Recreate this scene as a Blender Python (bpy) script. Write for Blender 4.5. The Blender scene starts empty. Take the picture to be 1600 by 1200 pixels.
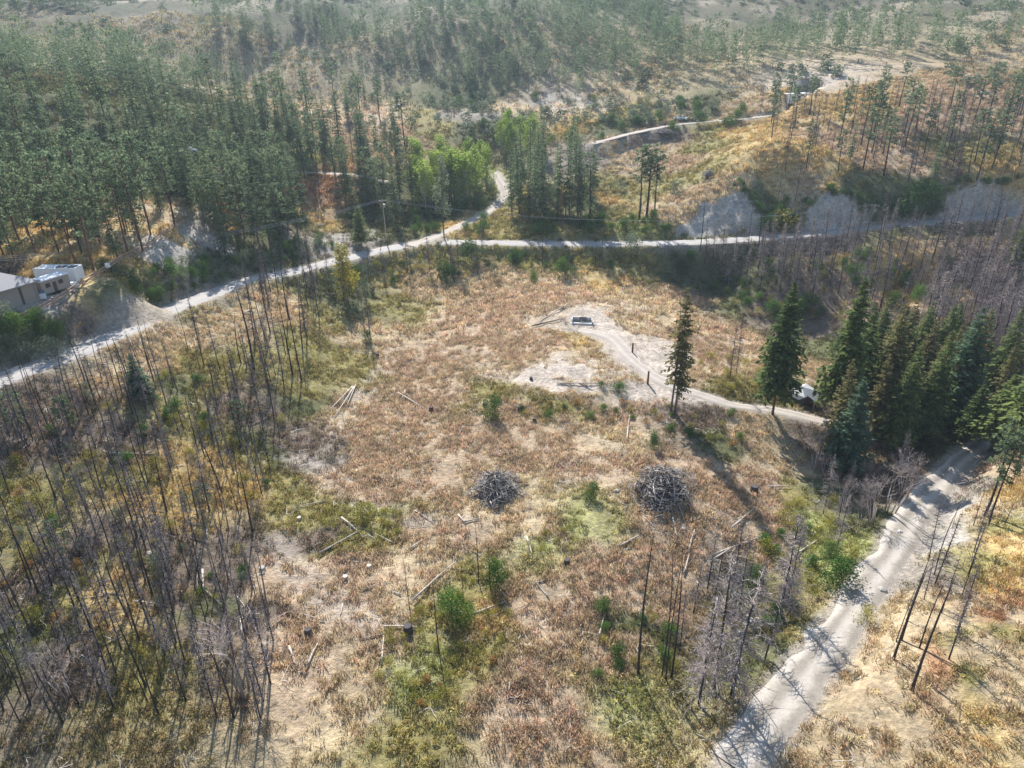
import bpy, math, random
import numpy as np
from mathutils import Vector, Matrix

SC = bpy.context.scene
COL = SC.collection
random.seed(7)
RNG = np.random.RandomState(7)

# ------------------------------------------------------------------ camera
PITCH = math.radians(26.0)
ROLL = math.radians(1.2)
CAMZ = 55.0
FOC = 1067.0                      # focal length in pixels of a 1600 wide frame
F = np.array([0, math.cos(PITCH), -math.sin(PITCH)])
R0 = np.array([1.0, 0, 0]); U0 = np.array([0, math.sin(PITCH), math.cos(PITCH)])
RV = math.cos(ROLL) * R0 - math.sin(ROLL) * U0
UV = math.sin(ROLL) * R0 + math.cos(ROLL) * U0
cam_d = bpy.data.cameras.new('camera'); cam = bpy.data.objects.new('camera', cam_d)
COL.objects.link(cam)
cam.matrix_world = Matrix(((RV[0], UV[0], -F[0], 0), (RV[1], UV[1], -F[1], 0), (RV[2], UV[2], -F[2], CAMZ), (0, 0, 0, 1)))
cam_d.sensor_width = 36; cam_d.lens = 36 * FOC / 1600
cam_d.clip_start = 0.5; cam_d.clip_end = 12000
SC.camera = cam

# ------------------------------------------------------------------ light
SUN_EL = math.radians(40); SUN_AZ = math.radians(-13)      # azimuth from +Y, negative = to the left
world = bpy.data.worlds.new("World"); SC.world = world; world.use_nodes = True
wn = world.node_tree.nodes; wl = world.node_tree.links
bg = wn['Background']
sky = wn.new('ShaderNodeTexSky'); sky.sky_type = 'NISHITA'; sky.sun_disc = False
sky.sun_elevation = SUN_EL; sky.sun_rotation = SUN_AZ
sky.air_density = 1.2; sky.dust_density = .6; sky.ozone_density = 2.0; sky.altitude = 500
wl.new(sky.outputs[0], bg.inputs[0]); bg.inputs[1].default_value = 0.098
sun_d = bpy.data.lights.new('sun', 'SUN'); sun = bpy.data.objects.new('sun', sun_d); COL.objects.link(sun)
sun_d.energy = 5.0; sun_d.angle = math.radians(0.5); sun_d.color = (1.0, 0.965, 0.925)
sd = Vector((math.sin(SUN_AZ) * math.cos(SUN_EL), math.cos(SUN_AZ) * math.cos(SUN_EL), math.sin(SUN_EL)))
sun.rotation_euler = sd.to_track_quat('Z', 'Y').to_euler()
sun.location = (0, 0, 300)
SC.view_settings.view_transform = 'Standard'; SC.view_settings.look = 'None'
SC.view_settings.gamma = 1.0; SC.view_settings.exposure = 1.03
SC.view_settings.use_curve_mapping = False
SC.cycles.volume_bounces = 0
SC.cycles.max_bounces = 6; SC.cycles.diffuse_bounces = 3; SC.cycles.transmission_bounces = 3
SC.cycles.transparent_max_bounces = 6

# ------------------------------------------------------------------ noise
def _hash(ix, iy, s):
    n = (ix * 374761393 + iy * 668265263 + s * 974634777) & 0xFFFFFFFF
    n = ((n ^ (n >> 13)) * 1274126177) & 0xFFFFFFFF
    n = n ^ (n >> 16)
    return (n & 0xFFFF) / 65535.0
def vnoise(x, y, s=0):
    x = np.asarray(x, float); y = np.asarray(y, float)
    ix = np.floor(x).astype(np.int64); iy = np.floor(y).astype(np.int64)
    fx = x - ix; fy = y - iy
    fx = fx * fx * (3 - 2 * fx); fy = fy * fy * (3 - 2 * fy)
    a = _hash(ix, iy, s); b = _hash(ix + 1, iy, s); c = _hash(ix, iy + 1, s); d = _hash(ix + 1, iy + 1, s)
    return (a + (b - a) * fx) * (1 - fy) + (c + (d - c) * fx) * fy
def fbm(x, y, s=0, o=4):
    r = 0; a = 0.5; t = 0
    for k in range(o):
        r = r + a * vnoise(x * 2 ** k, y * 2 ** k, s + k * 17); t += a; a *= 0.5
    return r / t
def sstep(a, b, x):
    t = np.clip((x - a) / (b - a), 0, 1); return t * t * (3 - 2 * t)

# ------------------------------------------------------------------ terrain heights
def ray(u, v):
    d = F + (u - 800) / FOC * RV - (v - 600) / FOC * UV
    return d / np.linalg.norm(d)
def at_z(u, v, z):
    d = ray(u, v); t = (z - CAMZ) / d[2]
    return d[0] * t, d[1] * t
SURVEY = [  # bearing (as read on the survey photograph) and elevation of the ground
 (800,1050,-1),(800,1200,-2),(500,1050,0),(500,1200,0),(1100,1050,-3),(1000,1200,-3),(600,900,0),(800,900,-.5),(1000,900,-1),
 (700,800,0),(900,800,0),(1100,800,-.5),(500,800,.5),(600,700,0),(800,700,0),(1000,700,0),(1150,720,-2),(560,600,0),
 (700,600,.2),(640,520,.5),(750,500,1),(850,520,2),(909,500,3),(900,478,3.4),(1000,500,2),(980,560,2),(1000,605,1.8),
 (1100,625,.6),(850,590,2),(900,648,0),(1000,655,0),(700,450,1),(800,430,1.5),(900,430,1),(1100,510,-.5),(1150,560,-1.5),
 (1220,640,-1.6),(1250,600,-2.6),
 (0,600,14),(100,560,13.7),(200,518,13),(300,470,12),(400,437,10.5),(450,425,9.5),(600,390,7.5),(700,378,6.5),(860,380,5.5),
 (1000,380,5),(1200,370,5.5),(1300,360,6.5),(1450,348,8.5),(1560,338,9.6),
 (0,700,10),(0,850,7),(0,1050,5),(0,1200,4),(150,650,10),(150,800,7.5),(150,950,5),(150,1100,3),(300,600,8.5),(300,700,6),
 (300,850,3.5),(300,1000,2),(400,700,3),(430,620,4),(480,560,3.5),(450,500,7),(530,560,1),(530,500,3),(500,640,.5),
 (450,780,.8),(420,900,.5),(560,440,5),(600,430,3.5),(620,470,1.2),(700,410,3.5),(850,400,3),(1000,400,2.5),(1050,430,-2),
 (1150,450,-5),(1250,430,-4),(1300,500,-6),(1400,500,-7),(1500,490,-4),
 (1400,600,-6),(1500,600,-6),(1600,550,-6),(1280,680,-4.5),(1350,720,-6),(1290,800,-5),(1230,850,-3.5),(1180,900,-3.5),
 (1150,980,-4),(1515,706,-3.5),(1430,800,-2.5),(1350,900,-1.5),(1280,1000,-1),(1200,1090,-.5),(1450,950,.5),(1550,850,1.5),
 (1600,800,3),(1600,1000,5),(1550,1100,4),(1590,700,0),
 (20,500,19),(0,450,20),(100,465,19),(130,440,19.5),(210,400,20),(270,372,20),(0,400,21),(100,400,21),(180,350,22.5),
 (50,340,23.5),(100,300,26),(100,250,32),(100,200,38),(50,150,46),(350,400,14),(300,420,14.5),(350,345,19.5),(420,400,11.5),
 (450,270,21),(560,272,19),(480,350,11),(600,330,10),(300,290,24),(300,250,28),(300,200,35),(300,150,42),(450,200,30),
 (450,150,38),(600,200,28),(600,150,37),(700,330,8.5),(790,330,9),(770,265,15),(700,270,15),(860,325,10),(900,250,19),
 (750,190,29),(750,150,36),(940,215,25),(1060,192,29),(1000,150,37),(1060,290,15),(1100,240,22),
 (950,330,9),(1040,345,9),(1150,302,15.5),(1120,355,7.5),(1300,304,16.5),(1300,348,8.5),(1240,335,10),
 (1200,230,27),
]
WORLDPTS = [(0,400,58),(-150,400,66),(150,400,62),(0,560,98),(-300,560,104),(300,560,100),(-420,300,74),(420,300,62),(0,0,-5),
 (-90,10,3),(90,10,2),(-220,100,36),(220,110,14),(-260,0,30),(240,0,16),(0,-120,-8),(-240,200,46),(260,200,30),(0,750,112),
 (-600,500,86),(600,500,80),(200,60,12),(110,160,-5),(150,145,-5),(210,185,15),(180,230,24)]
def at_d(u, v, dist):
    d = ray(u, v); t = dist / math.hypot(d[0], d[1]); return (d[0] * t, d[1] * t, CAMZ + d[2] * t)
FARSIDE = [(1450,290,238),(1480,288,240),(1400,300,231),(1560,290,245),(1600,280,250),(1500,220,268),(1350,220,258),(1430,250,250),(1400,150,294),
 (1550,150,302),(1250,150,296),(1200,182,288),(1400,400,203),(1500,400,205),(1300,400,199),(1600,400,208),(1200,400,192),(1350,440,180),(1500,440,184),(1600,200,282)]
P = np.array([(*at_z(u, v, z), z) for u, v, z in SURVEY] + [at_d(*q) for q in FARSIDE] + WORLDPTS, float)
CC = 9.0
def _phi(d2): return np.sqrt(d2 + CC * CC)
_n = len(P)
_A = np.zeros((_n + 3, _n + 3))
_A[:_n, :_n] = _phi((P[:, None, 0] - P[None, :, 0]) ** 2 + (P[:, None, 1] - P[None, :, 1]) ** 2) - np.eye(_n) * 0.6
_A[:_n, _n] = 1; _A[:_n, _n + 1] = P[:, 0] / 100; _A[:_n, _n + 2] = P[:, 1] / 100
_A[_n:, :_n] = _A[:_n, _n:].T
_w = np.linalg.solve(_A, np.concatenate([P[:, 2], [0, 0, 0]]))
def rbf(x, y):
    x = np.asarray(x, float); y = np.asarray(y, float)
    xf = x.ravel(); yf = y.ravel(); out = np.zeros(len(xf))
    for s in range(0, len(xf), 20000):
        a = xf[s:s + 20000]; b = yf[s:s + 20000]
        out[s:s + 20000] = _phi((a[:, None] - P[None, :, 0]) ** 2 + (b[:, None] - P[None, :, 1]) ** 2) @ _w[:_n] + _w[_n] + _w[_n + 1] * a / 100 + _w[_n + 2] * b / 100
    out = out.reshape(x.shape)
    rr = np.hypot(x, (y - 200) * 0.9)
    far = 70 + 45 * sstep(380, 680, rr) + 30 * (fbm(x / 260 + 9, y / 260, 5, 3) - .5) + 190 * sstep(850, 2300, rr) * (.25 + .9 * fbm(x / 900 + 3, y / 900, 6, 3)) ** 1.3
    k = sstep(330, 560, rr)
    return out * (1 - k) + far * k
def base_h(x, y):
    z = rbf(x, y)
    fr = sstep(290, 420, np.hypot(x, y)) * (1 - sstep(1200, 2000, np.hypot(x, y)))
    z = z + fr * (13 * (np.abs(fbm(x / 75 + 4, y / 95, 15, 3) - .5) * 2 - .3) + 5 * (fbm(x / 26, y / 26, 16, 3) - .5))
    z = z + 1.1 * (fbm(x / 14, y / 14, 31, 3) - .5) + .45 * (vnoise(x / 3.1, y / 3.1, 77) - .5) + .3 * (vnoise(x / 1.6, y / 1.6, 78) - .5)
    return z

# roads: list of survey bearings, width, name
ROADS = {
 'road': dict(w=5.6, pts=[(-220,680,14.2),(-100,640,14.2),(0,592,14),(60,570,13.8),(120,548,13.6),(200,513,13),(260,485,12.4),(330,458,11.6),(400,434,10.5),(450,425,9.7),(520,408,8.8),(600,389,7.6),(660,380,7),(730,378,6.4),(860,380,5.6),(1000,380,5.2),(1120,376,5.3),(1220,368,5.8),(1320,360,6.8),(1420,350,8.2),(1500,342,9.2),(1620,330,10.4),(1800,318,12)]),
 'dirt_road': dict(w=4.1, pts=[(1150,1200,-.2),(1215,1110,-.5),(1262,1047,-.9),(1308,985,-1.1),(1358,915,-1.6),(1402,855,-2),(1438,795,-2.6),(1475,748,-3.1),(1530,700,-3.6),(1600,665,-3.9),(1700,640,-4)]),
 'meadow_track': dict(w=3.2, pts=[(905,515,2.6),(950,525,2.4),(985,560,2.0),(1025,590,1.7),(1060,606,1.2),(1100,618,.6),(1150,633,-.4),(1215,641,-1.6),(1262,652,-2.6),(1330,668,-3.6)]),
 'hill_track': dict(w=4.0, pts=[(925,224,24),(990,207,27),(1060,194,29),(1130,188,30),(1205,180,31.5),(1262,168,33)]),
 'side_track': dict(w=4.2, pts=[(660,378,7),(715,352,7.6),(775,327,8.8),(800,335,8.4),(790,300,11.5),(772,268,15)]),
 'bench_track': dict(w=3.6, pts=[(380,268,21.8),(440,268,21),(500,270,20),(560,273,19),(600,282,17)]),
}
def smooth_line(pts, n=8):
    p = np.array(pts, float); out = []
    for i in range(len(p) - 1):
        p0 = p[max(i - 1, 0)]; p1 = p[i]; p2 = p[i + 1]; p3 = p[min(i + 2, len(p) - 1)]
        for k in range(n):
            t = k / n
            out.append(.5 * (2 * p1 + (p2 - p0) * t + (2 * p0 - 5 * p1 + 4 * p2 - p3) * t * t + (3 * p1 - p0 - 3 * p2 + p3) * t ** 3))
    out.append(p[-1]); return np.array(out)
for k, r in ROADS.items():
    q = [(*at_z(u, v, z), z) for u, v, z in r['pts']]
    r['line'] = smooth_line(q, 8)
ROADS['side_track']['line'] = smooth_line([(*at_z(u, v, z), z) for u, v, z in [(640,384,7.3),(690,365,7.4),(735,345,8.1),(770,325,9),(790,300,11.5),(772,268,15)]], 8)

def road_field(x, y, line):
    """distance to a line and height of the line there"""
    best = np.full(x.shape, 1e9); zz = np.zeros(x.shape)
    for i in range(len(line) - 1):
        a = line[i]; b = line[i + 1]; ab = b[:2] - a[:2]; L = ab @ ab
        if L < 1e-9: continue
        t = np.clip(((x - a[0]) * ab[0] + (y - a[1]) * ab[1]) / L, 0, 1)
        d = np.hypot(x - a[0] - ab[0] * t, y - a[1] - ab[1] * t)
        m = d < best
        best = np.where(m, d, best); zz = np.where(m, a[2] + (b[2] - a[2]) * t, zz)
    return best, zz

def axis(a, b, s, lo, hi):
    c = list(np.arange(a, b + 1e-6, s)); st = s; x = b
    while x < hi: st *= 1.07; x += st; c.append(x)
    st = s; x = a; pre = []
    while x > lo: st *= 1.07; x -= st; pre.append(x)
    return np.array(pre[::-1] + c)
XS = axis(-125, 150, 1.0, -5000, 5000)
YS = axis(28, 235, 1.0, -400, 7000)
GX, GY = np.meshgrid(XS, YS)
GZ = base_h(GX, GY)
RD = {}
for k, r in ROADS.items():
    d, zz = road_field(GX, GY, r['line'])
    RD[k] = d
    w = r['w'] / 2
    t = sstep(w + .1, w + 3.2, d)
    GZ = (zz - .14) * (1 - t) + GZ * t
CB = [([(1040,368),(1085,330),(1120,305),(1155,288),(1185,315),(1200,366)]), ([(1245,360),(1266,318),(1285,298),(1325,300),(1352,325),(1390,354)]), ([(1455,340),(1478,296),(1510,282),(1600,284),(1620,330),(1540,345)])]
for poly in CB:
    q = np.array([at_d(u, v, 190 + (368 - v) * .35 + abs(u - 1100) * .06)[:2] for u, v in poly]); c_ = q.mean(0)
    m = 1 - sstep(.5, 1.1, np.hypot((GX - c_[0]) / 22, (GY - c_[1]) / 22))
    GZ = GZ + m * (1.8 * (np.abs(vnoise(GX / 3.4 + GY / 9, GY / 16, 41) - .5) * 2 - .5) + 1.2 * (vnoise(GX / 1.3, GY / 2.2, 42) - .5)) * sstep(3, 6, RD['road'])
# house yard is level
YC = at_z(55, 462, 19.3)
dy = np.hypot((GX - YC[0] + 8) / 20, (GY - YC[1] - 6.5) / 8.5)
ty = sstep(.72, 1.35, dy)
GZ = 19.4 * (1 - ty) + GZ * ty

def H(x, y):
    x = np.asarray(x, float); y = np.asarray(y, float)
    i = np.clip(np.searchsorted(XS, x) - 1, 0, len(XS) - 2); j = np.clip(np.searchsorted(YS, y) - 1, 0, len(YS) - 2)
    tx = np.clip((x - XS[i]) / (XS[i + 1] - XS[i]), 0, 1); ty = np.clip((y - YS[j]) / (YS[j + 1] - YS[j]), 0, 1)
    return (GZ[j, i] * (1 - tx) + GZ[j, i + 1] * tx) * (1 - ty) + (GZ[j + 1, i] * (1 - tx) + GZ[j + 1, i + 1] * tx) * ty
_T = np.concatenate([np.arange(25, 320, .5), np.arange(320, 1500, 2)])
def ground(u, v):
    """where a line of sight meets the real ground"""
    d = ray(u, v)
    x = d[0] * _T; y = d[1] * _T; z = CAMZ + d[2] * _T
    k = np.nonzero(z < H(x, y))[0]
    if not len(k): return None
    k = k[0]; a = _T[max(k - 1, 0)]; b = _T[k]
    for _ in range(14):
        m = (a + b) / 2
        if CAMZ + d[2] * m < H(d[0] * m, d[1] * m): b = m
        else: a = m
    return np.array([d[0] * b, d[1] * b, float(H(d[0] * b, d[1] * b))])
def project(p):
    q = np.array([p[0], p[1], p[2] - CAMZ]); dz = q @ F
    return 800 + FOC * (q @ RV) / dz, 600 - FOC * (q @ UV) / dz, dz
def height_to(p, vtop):
    lo, hi = .3, 60
    for _ in range(30):
        m = (lo + hi) / 2
        if project((p[0], p[1], p[2] + m))[1] > vtop: lo = m
        else: hi = m
    return lo

# ------------------------------------------------------------------ ground colours (what grows or lies there)
PAL = {
 'P': (.46, .345, .23), 'T': (.48, .375, .235), 'Y': (.29, .25, .10), 'G': (.13, .135, .06), 'D': (.52, .44, .36),
 'B': (.20, .155, .115), 'O': (.50, .37, .17), 'R': (.38, .22, .12), 'C': (.45, .41, .355), 'S': (.27, .235, .19), 'L': (.31, .31, .12),
}
ZONES = [
 (600,650,'P'),(650,750,'P'),(750,680,'P'),(850,700,'P'),(950,720,'P'),(700,620,'P'),(650,560,'P'),(720,500,'P'),(800,470,'P'),
 (560,740,'P'),(620,830,'P'),(700,850,'P'),(860,830,'P'),(950,870,'P'),(900,950,'P'),(830,1000,'P'),(950,1020,'P'),(560,950,'P'),
 (600,1000,'P'),(520,900,'P'),(800,1100,'P'),(1000,950,'P'),(1050,850,'P'),(1120,800,'P'),(1050,740,'P'),(1150,760,'P'),
 (1000,640,'P'),(960,680,'T'),(850,640,'Y'),(760,620,'Y'),(780,650,'P'),(700,400,'Y'),(800,400,'Y'),(900,400,'Y'),(1000,410,'Y'),(740,430,'T'),
 (850,440,'T'),(950,440,'O'),(1000,460,'T'),(1080,470,'P'),(900,460,'P'),(860,540,'P'),(900,535,'O'),(840,545,'P'),(1130,520,'P'),
 (900,580,'T'),(850,580,'T'),(960,590,'T'),(1010,570,'D'),(1040,550,'D'),(1020,610,'D'),(1060,620,'D'),(820,575,'T'),(950,530,'D'),(920,510,'D'),
 (890,605,'T'),(980,605,'D'),(830,596,'T'),(1140,600,'Y'),(1085,528,'P'),(1105,558,'P'),(1062,512,'T'),(1010,512,'T'),(1090,585,'T'),(820,585,'D'),(862,577,'D'),(1180,610,'Y'),(1130,580,'T'),(1200,570,'T'),(1180,670,'T'),(1230,700,'T'),(1200,740,'P'),
 (1240,760,'Y'),(1200,800,'P'),(1270,820,'L'),(1290,870,'L'),(1260,900,'Y'),(1180,860,'P'),(1180,920,'G'),(1150,900,'S'),(1170,1000,'Y'),(1220,960,'Y'),
 (1150,1040,'G'),(1100,650,'B'),(1130,690,'G'),(1090,660,'B'),(1120,720,'P'),(1330,870,'L'),(1380,820,'G'),(1300,760,'G'),
 (570,780,'P'),(560,800,'L'),(600,815,'Y'),(520,800,'Y'),(450,760,'Y'),(440,800,'Y'),(470,850,'B'),(520,860,'Y'),(430,900,'P'),(420,960,'B'),(460,1000,'P'),
 (450,930,'P'),(500,720,'S'),(530,700,'P'),(490,690,'B'),(580,830,'Y'),(470,1040,'P'),(560,1060,'T'),
 (630,1040,'L'),(680,1020,'L'),(700,960,'Y'),(730,920,'Y'),(760,990,'O'),(740,1040,'Y'),(650,1100,'Y'),(850,840,'L'),(880,820,'L'),(960,1040,'L'),(980,970,'G'),
 (820,820,'T'),(780,820,'T'),(730,800,'T'),(620,900,'T'),(610,960,'T'),
 (60,650,'B'),(100,700,'B'),(150,760,'Y'),(50,800,'Y'),(200,700,'B'),(250,660,'Y'),(280,680,'Y'),(300,720,'O'),(370,700,'Y'),(350,760,'O'),(250,800,'O'),
 (200,800,'O'),(120,850,'B'),(200,880,'B'),(60,900,'B'),(100,950,'Y'),(200,950,'O'),(300,900,'B'),(380,850,'B'),(400,900,'B'),(300,1000,'B'),(200,1040,'Y'),
 (100,1040,'B'),(30,1000,'G'),(350,940,'G'),(30,640,'B'),(280,600,'G'),(330,600,'Y'),(380,560,'Y'),(350,520,'T'),(420,500,'T'),(450,470,'T'),
 (470,540,'Y'),(520,560,'Y'),(460,600,'Y'),(400,640,'B'),(430,700,'G'),(480,640,'G'),(540,650,'T'),(230,560,'T'),(170,600,'T'),(260,530,'T'),
 (300,560,'Y'),(500,490,'Y'),(560,520,'T'),(600,480,'Y'),(560,470,'G'),(620,440,'Y'),(660,450,'T'),(530,440,'G'),(480,460,'G'),
 (30,540,'G'),(70,540,'G'),(120,500,'B'),(170,470,'G'),(200,440,'G'),(250,430,'Y'),(280,400,'C'),(320,380,'C'),(220,470,'Y'),(280,440,'S'),(330,410,'G'),
 (380,400,'G'),(420,380,'G'),(180,400,'O'),(60,485,'C'),(90,470,'C'),(120,470,'O'),(150,440,'O'),(30,420,'B'),(100,400,'O'),(60,380,'O'),(160,370,'T'),(220,360,'O'),(20,370,'O'),
 (230,340,'T'),(270,370,'O'),(60,300,'G'),(150,300,'G'),(250,280,'G'),(350,300,'G'),(300,230,'G'),(150,200,'G'),(300,170,'G'),(60,160,'G'),(420,200,'G'),
 (450,257,'L'),(430,262,'L'),(480,300,'R'),(500,330,'O'),(520,280,'R'),(470,310,'R'),(490,340,'O'),(450,340,'G'),(400,320,'G'),(560,330,'G'),(600,300,'G'),
 (500,380,'S'),(540,375,'S'),(580,365,'G'),(620,350,'G'),(680,340,'G'),(660,300,'G'),(720,290,'L'),(740,350,'O'),(760,350,'Y'),(560,200,'P'),(520,200,'P'),(600,180,'P'),(620,220,'P'),
 (660,180,'Y'),(680,200,'Y'),(700,180,'S'),(750,180,'S'),(720,160,'G'),(760,200,'G'),(800,170,'T'),(850,160,'S'),(900,190,'O'),(870,180,'T'),(930,165,'T'),
 (950,195,'G'),(1000,175,'Y'),(1050,170,'T'),(1100,165,'G'),(1150,170,'T'),(1180,160,'T'),(1230,165,'O'),(1250,158,'D'),(1000,215,'B'),(1050,210,'B'),(1100,205,'Y'),
 (950,230,'T'),(980,240,'T'),(920,240,'S'),(1050,240,'T'),(1100,230,'Y'),(1150,210,'O'),(1180,230,'O'),(1200,260,'O'),(1150,260,'O'),(1000,260,'P'),(1060,260,'P'),(1100,270,'Y'),
 (960,290,'Y'),(1010,300,'Y'),(950,310,'O'),(1040,320,'T'),(1080,320,'T'),(1120,300,'T'),(1160,280,'T'),(920,330,'G'),(900,345,'G'),(960,350,'Y'),(1000,358,'L'),(870,360,'Y'),(830,360,'Y'),
 (1070,350,'C'),(1100,350,'C'),(1120,340,'C'),(1145,320,'C'),(1160,340,'C'),(1180,350,'C'),(1200,340,'G'),(1190,310,'G'),(1220,300,'O'),(1230,340,'G'),(1250,300,'T'),
 (1270,320,'C'),(1300,330,'C'),(1320,340,'C'),(1290,345,'C'),(1350,350,'C'),(1350,320,'G'),(1300,300,'O'),(1380,330,'G'),(1400,320,'G'),(1440,330,'G'),(1480,320,'C'),(1520,310,'C'),(1550,310,'C'),(1500,330,'C'),(1570,330,'C'),
 (1250,240,'O'),(1280,260,'O'),(1300,220,'P'),(1350,240,'P'),(1400,250,'P'),(1450,260,'P'),(1380,200,'P'),(1480,230,'G'),(1520,240,'Y'),(1560,270,'O'),(1450,180,'P'),(1550,180,'P'),(1350,170,'O'),
 (1100,400,'G'),(1050,400,'G'),(1150,420,'G'),(1200,420,'G'),(1250,400,'B'),(1300,420,'B'),(1350,420,'Y'),(1400,450,'O'),(1450,460,'O'),(1350,470,'P'),(1500,440,'B'),(1550,450,'B'),
 (1150,480,'G'),(1200,480,'B'),(1250,500,'B'),(1230,560,'T'),(1300,550,'G'),(1350,600,'T'),(1400,600,'Y'),(1450,620,'O'),(1500,620,'B'),(1550,640,'B'),(1300,640,'B'),(1400,690,'G'),(1450,700,'G'),(1250,680,'B'),(1340,670,'T'),
 (1350,760,'B'),(1300,720,'B'),(1400,750,'B'),(1480,800,'C'),(1450,850,'C'),(1520,760,'S'),(1550,790,'T'),(1590,760,'O'),(1560,850,'O'),(1590,880,'O'),(1530,900,'O'),(1560,920,'R'),(1520,960,'R'),(1590,960,'T'),
 (1480,950,'T'),(1440,900,'S'),(1500,1020,'T'),(1560,1020,'T'),(1420,980,'T'),(1440,1040,'R'),(1350,1040,'T'),(1330,1100,'T'),(1500,1100,'O'),(1590,1080,'T'),(1590,720,'P'),(1500,880,'Y'),(1550,985,'Y'),(1480,1010,'Y'),(1580,820,'Y'),(1530,1060,'Y'),(1460,1080,'T'),
]
zp = []
for u, v, k in ZONES:
    if k == 'C' and u > 1050 and 290 < v < 360: continue
    g = ground(u, v)
    if g is not None: zp.append((g[0], g[1], *PAL[k], 'PTYGDBORCSL'.index(k)))
zp = np.array(zp)
def zone_lookup(x, y):
    """soft nearest-patch colours, edges broken up by noise; also the index of the nearest kind"""
    sh = x.shape; x = x.ravel(); y = y.ravel()
    wx = x + 7 * (fbm(x / 9, y / 9, 3) - .5) * 1.6; wy = y + 7 * (fbm(x / 9, y / 9, 91) - .5) * 1.6
    col = np.zeros((len(x), 3)); kk = np.zeros(len(x), int)
    for s in range(0, len(x), 20000):
        d = (wx[s:s + 20000, None] - zp[None, :, 0]) ** 2 + (wy[s:s + 20000, None] - zp[None, :, 1]) ** 2 + 1.0
        w = 1 / d ** 2.6
        w /= w.sum(1, keepdims=True)
        col[s:s + 20000] = w @ zp[:, 2:5]; kk[s:s + 20000] = zp[d.argmin(1), 5].astype(int)
    return col.reshape(sh + (3,)), kk.reshape(sh)
near = (np.abs(GX) < 420) & (GY > 0) & (GY < 520)
GC = np.zeros(GX.shape + (3,)); GC[...] = (.16, .14, .08)
c_, k_ = zone_lookup(GX[near], GY[near]); GC[near] = c_
fk = sstep(270, 380, np.hypot(GX, (GY - 100)))[..., None]
farc = np.array((.21, .17, .10)) * (1 - fbm(GX / 60, GY / 60, 8)[..., None]) + np.array((.07, .09, .05)) * fbm(GX / 60, GY / 60, 8)[..., None]
pt = sstep(.42, .62, fbm(GX / 34, GY / 28, 18, 4))[..., None]
farc = farc * (1 - .75 * pt) + np.array((.085, .088, .05)) * .75 * pt
pt = sstep(.60, .70, fbm(GX / 22 + 50, GY / 18, 19, 4))[..., None]
farc = farc * (1 - .7 * pt) + np.array((.40, .33, .24)) * .7 * pt
GC = GC * (1 - fk) + farc * fk
BARE = [  # outlines of open soil, as surveyed
 ([(1050,366),(1085,335),(1120,310),(1155,293),(1178,315),(1192,345),(1198,364)], 'C', .95), ([(1250,358),(1266,322),(1285,303),(1322,305),(1348,325),(1385,352)], 'C', 1),
 ([(1462,338),(1478,302),(1510,288),(1550,282),(1600,290),(1610,330),(1540,345)], 'C', .95),
 ([(800,578),(850,562),(948,556),(935,530),(905,512),(955,515),(1000,548),(1035,540),(1052,560),(1050,612),(1000,618),(930,612),(880,609),(820,594)], 'D', .5), ([(800,590),(850,592),(930,602),(1050,602),(1062,622),(960,616),(880,612),(810,602)], 'D', .9), ([(900,512),(950,514),(1000,545),(1038,538),(1052,560),(1050,612),(1010,606),(1000,585),(965,568),(945,535)], 'D', .9), ([(810,572),(870,568),(930,574),(930,588),(820,590)], 'D', .95),
 ([(265,395),(330,352),(360,372),(330,420),(280,430)], 'C', .25), ([(480,392),(500,366),(590,358),(600,378),(540,396)], 'C', .5),
 ([(455,285),(525,278),(540,330),(500,352),(470,335)], 'R', .45), ([(418,250),(468,246),(470,268),(418,270)], 'L', .9), ([(840,152),(960,152),(950,175),(860,178)], 'C', .4)]
FAINT = [([(610,545),(565,610),(520,690),(500,740),(560,790),(640,812),(730,808)], .55), ([(625,550),(585,615),(545,690),(535,735),(585,775),(650,795)], .4), ([(425,850),(465,915),(530,955),(600,1000)], .6),
 ([(440,835),(485,895),(550,935),(620,975)], .5), ([(700,540),(640,580),(610,640)], .35), ([(860,650),(1000,720),(950,740),(860,760)], .3), ([(900,470),(1010,480),(1110,490)], .45), ([(440,715),(480,722),(530,735)], .6)]
for pts, amt in FAINT:
    gl = smooth_line([ground(*q) for q in pts], 5); d_, _ = road_field(GX, GY, gl)
    wv = (amt * (1 - sstep(.3, 1.5, d_ + 1. * (vnoise(GX / 2, GY / 2, 66) - .5))))[..., None]
    GC = GC * (1 - wv) + np.array((.42, .36, .30)) * wv
    globals().setdefault('BAREW', np.zeros(GX.shape)); BAREW = np.maximum(BAREW, wv[..., 0] * .9)
for poly, kk_, amt in BARE:
    gs = [ground(*q) for q in poly]; gs = np.array([q for q in gs if q is not None])
    x0, y0 = gs[:, 0].min() - 4, gs[:, 1].min() - 4; x1, y1 = gs[:, 0].max() + 4, gs[:, 1].max() + 4
    ii = np.nonzero((GX > x0) & (GX < x1) & (GY > y0) & (GY < y1))
    X, Y = GX[ii] + 2.2 * (fbm(GX[ii] / 2.7, GY[ii] / 2.7, 61) - .5) * 2, GY[ii] + 2.2 * (fbm(GX[ii] / 2.7, GY[ii] / 2.7, 62) - .5) * 2
    ins = np.zeros(len(X), bool); n_ = len(gs)
    for a in range(n_):
        x_a, y_a = gs[a, :2]; x_b, y_b = gs[(a + 1) % n_, :2]
        cr = (y_a > Y) != (y_b > Y)
        ins ^= cr & (X < (x_b - x_a) * (Y - y_a) / (y_b - y_a + 1e-12) + x_a)
    wv = (ins * amt * (.75 + .5 * vnoise(X / 3, Y / 3, 63)))[:, None].clip(0, 1)
    GC[ii] = GC[ii] * (1 - wv) + np.array(PAL[kk_]) * wv
    if kk_ in 'CD': BAREW[ii] = np.maximum(BAREW[ii], wv[:, 0])
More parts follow.
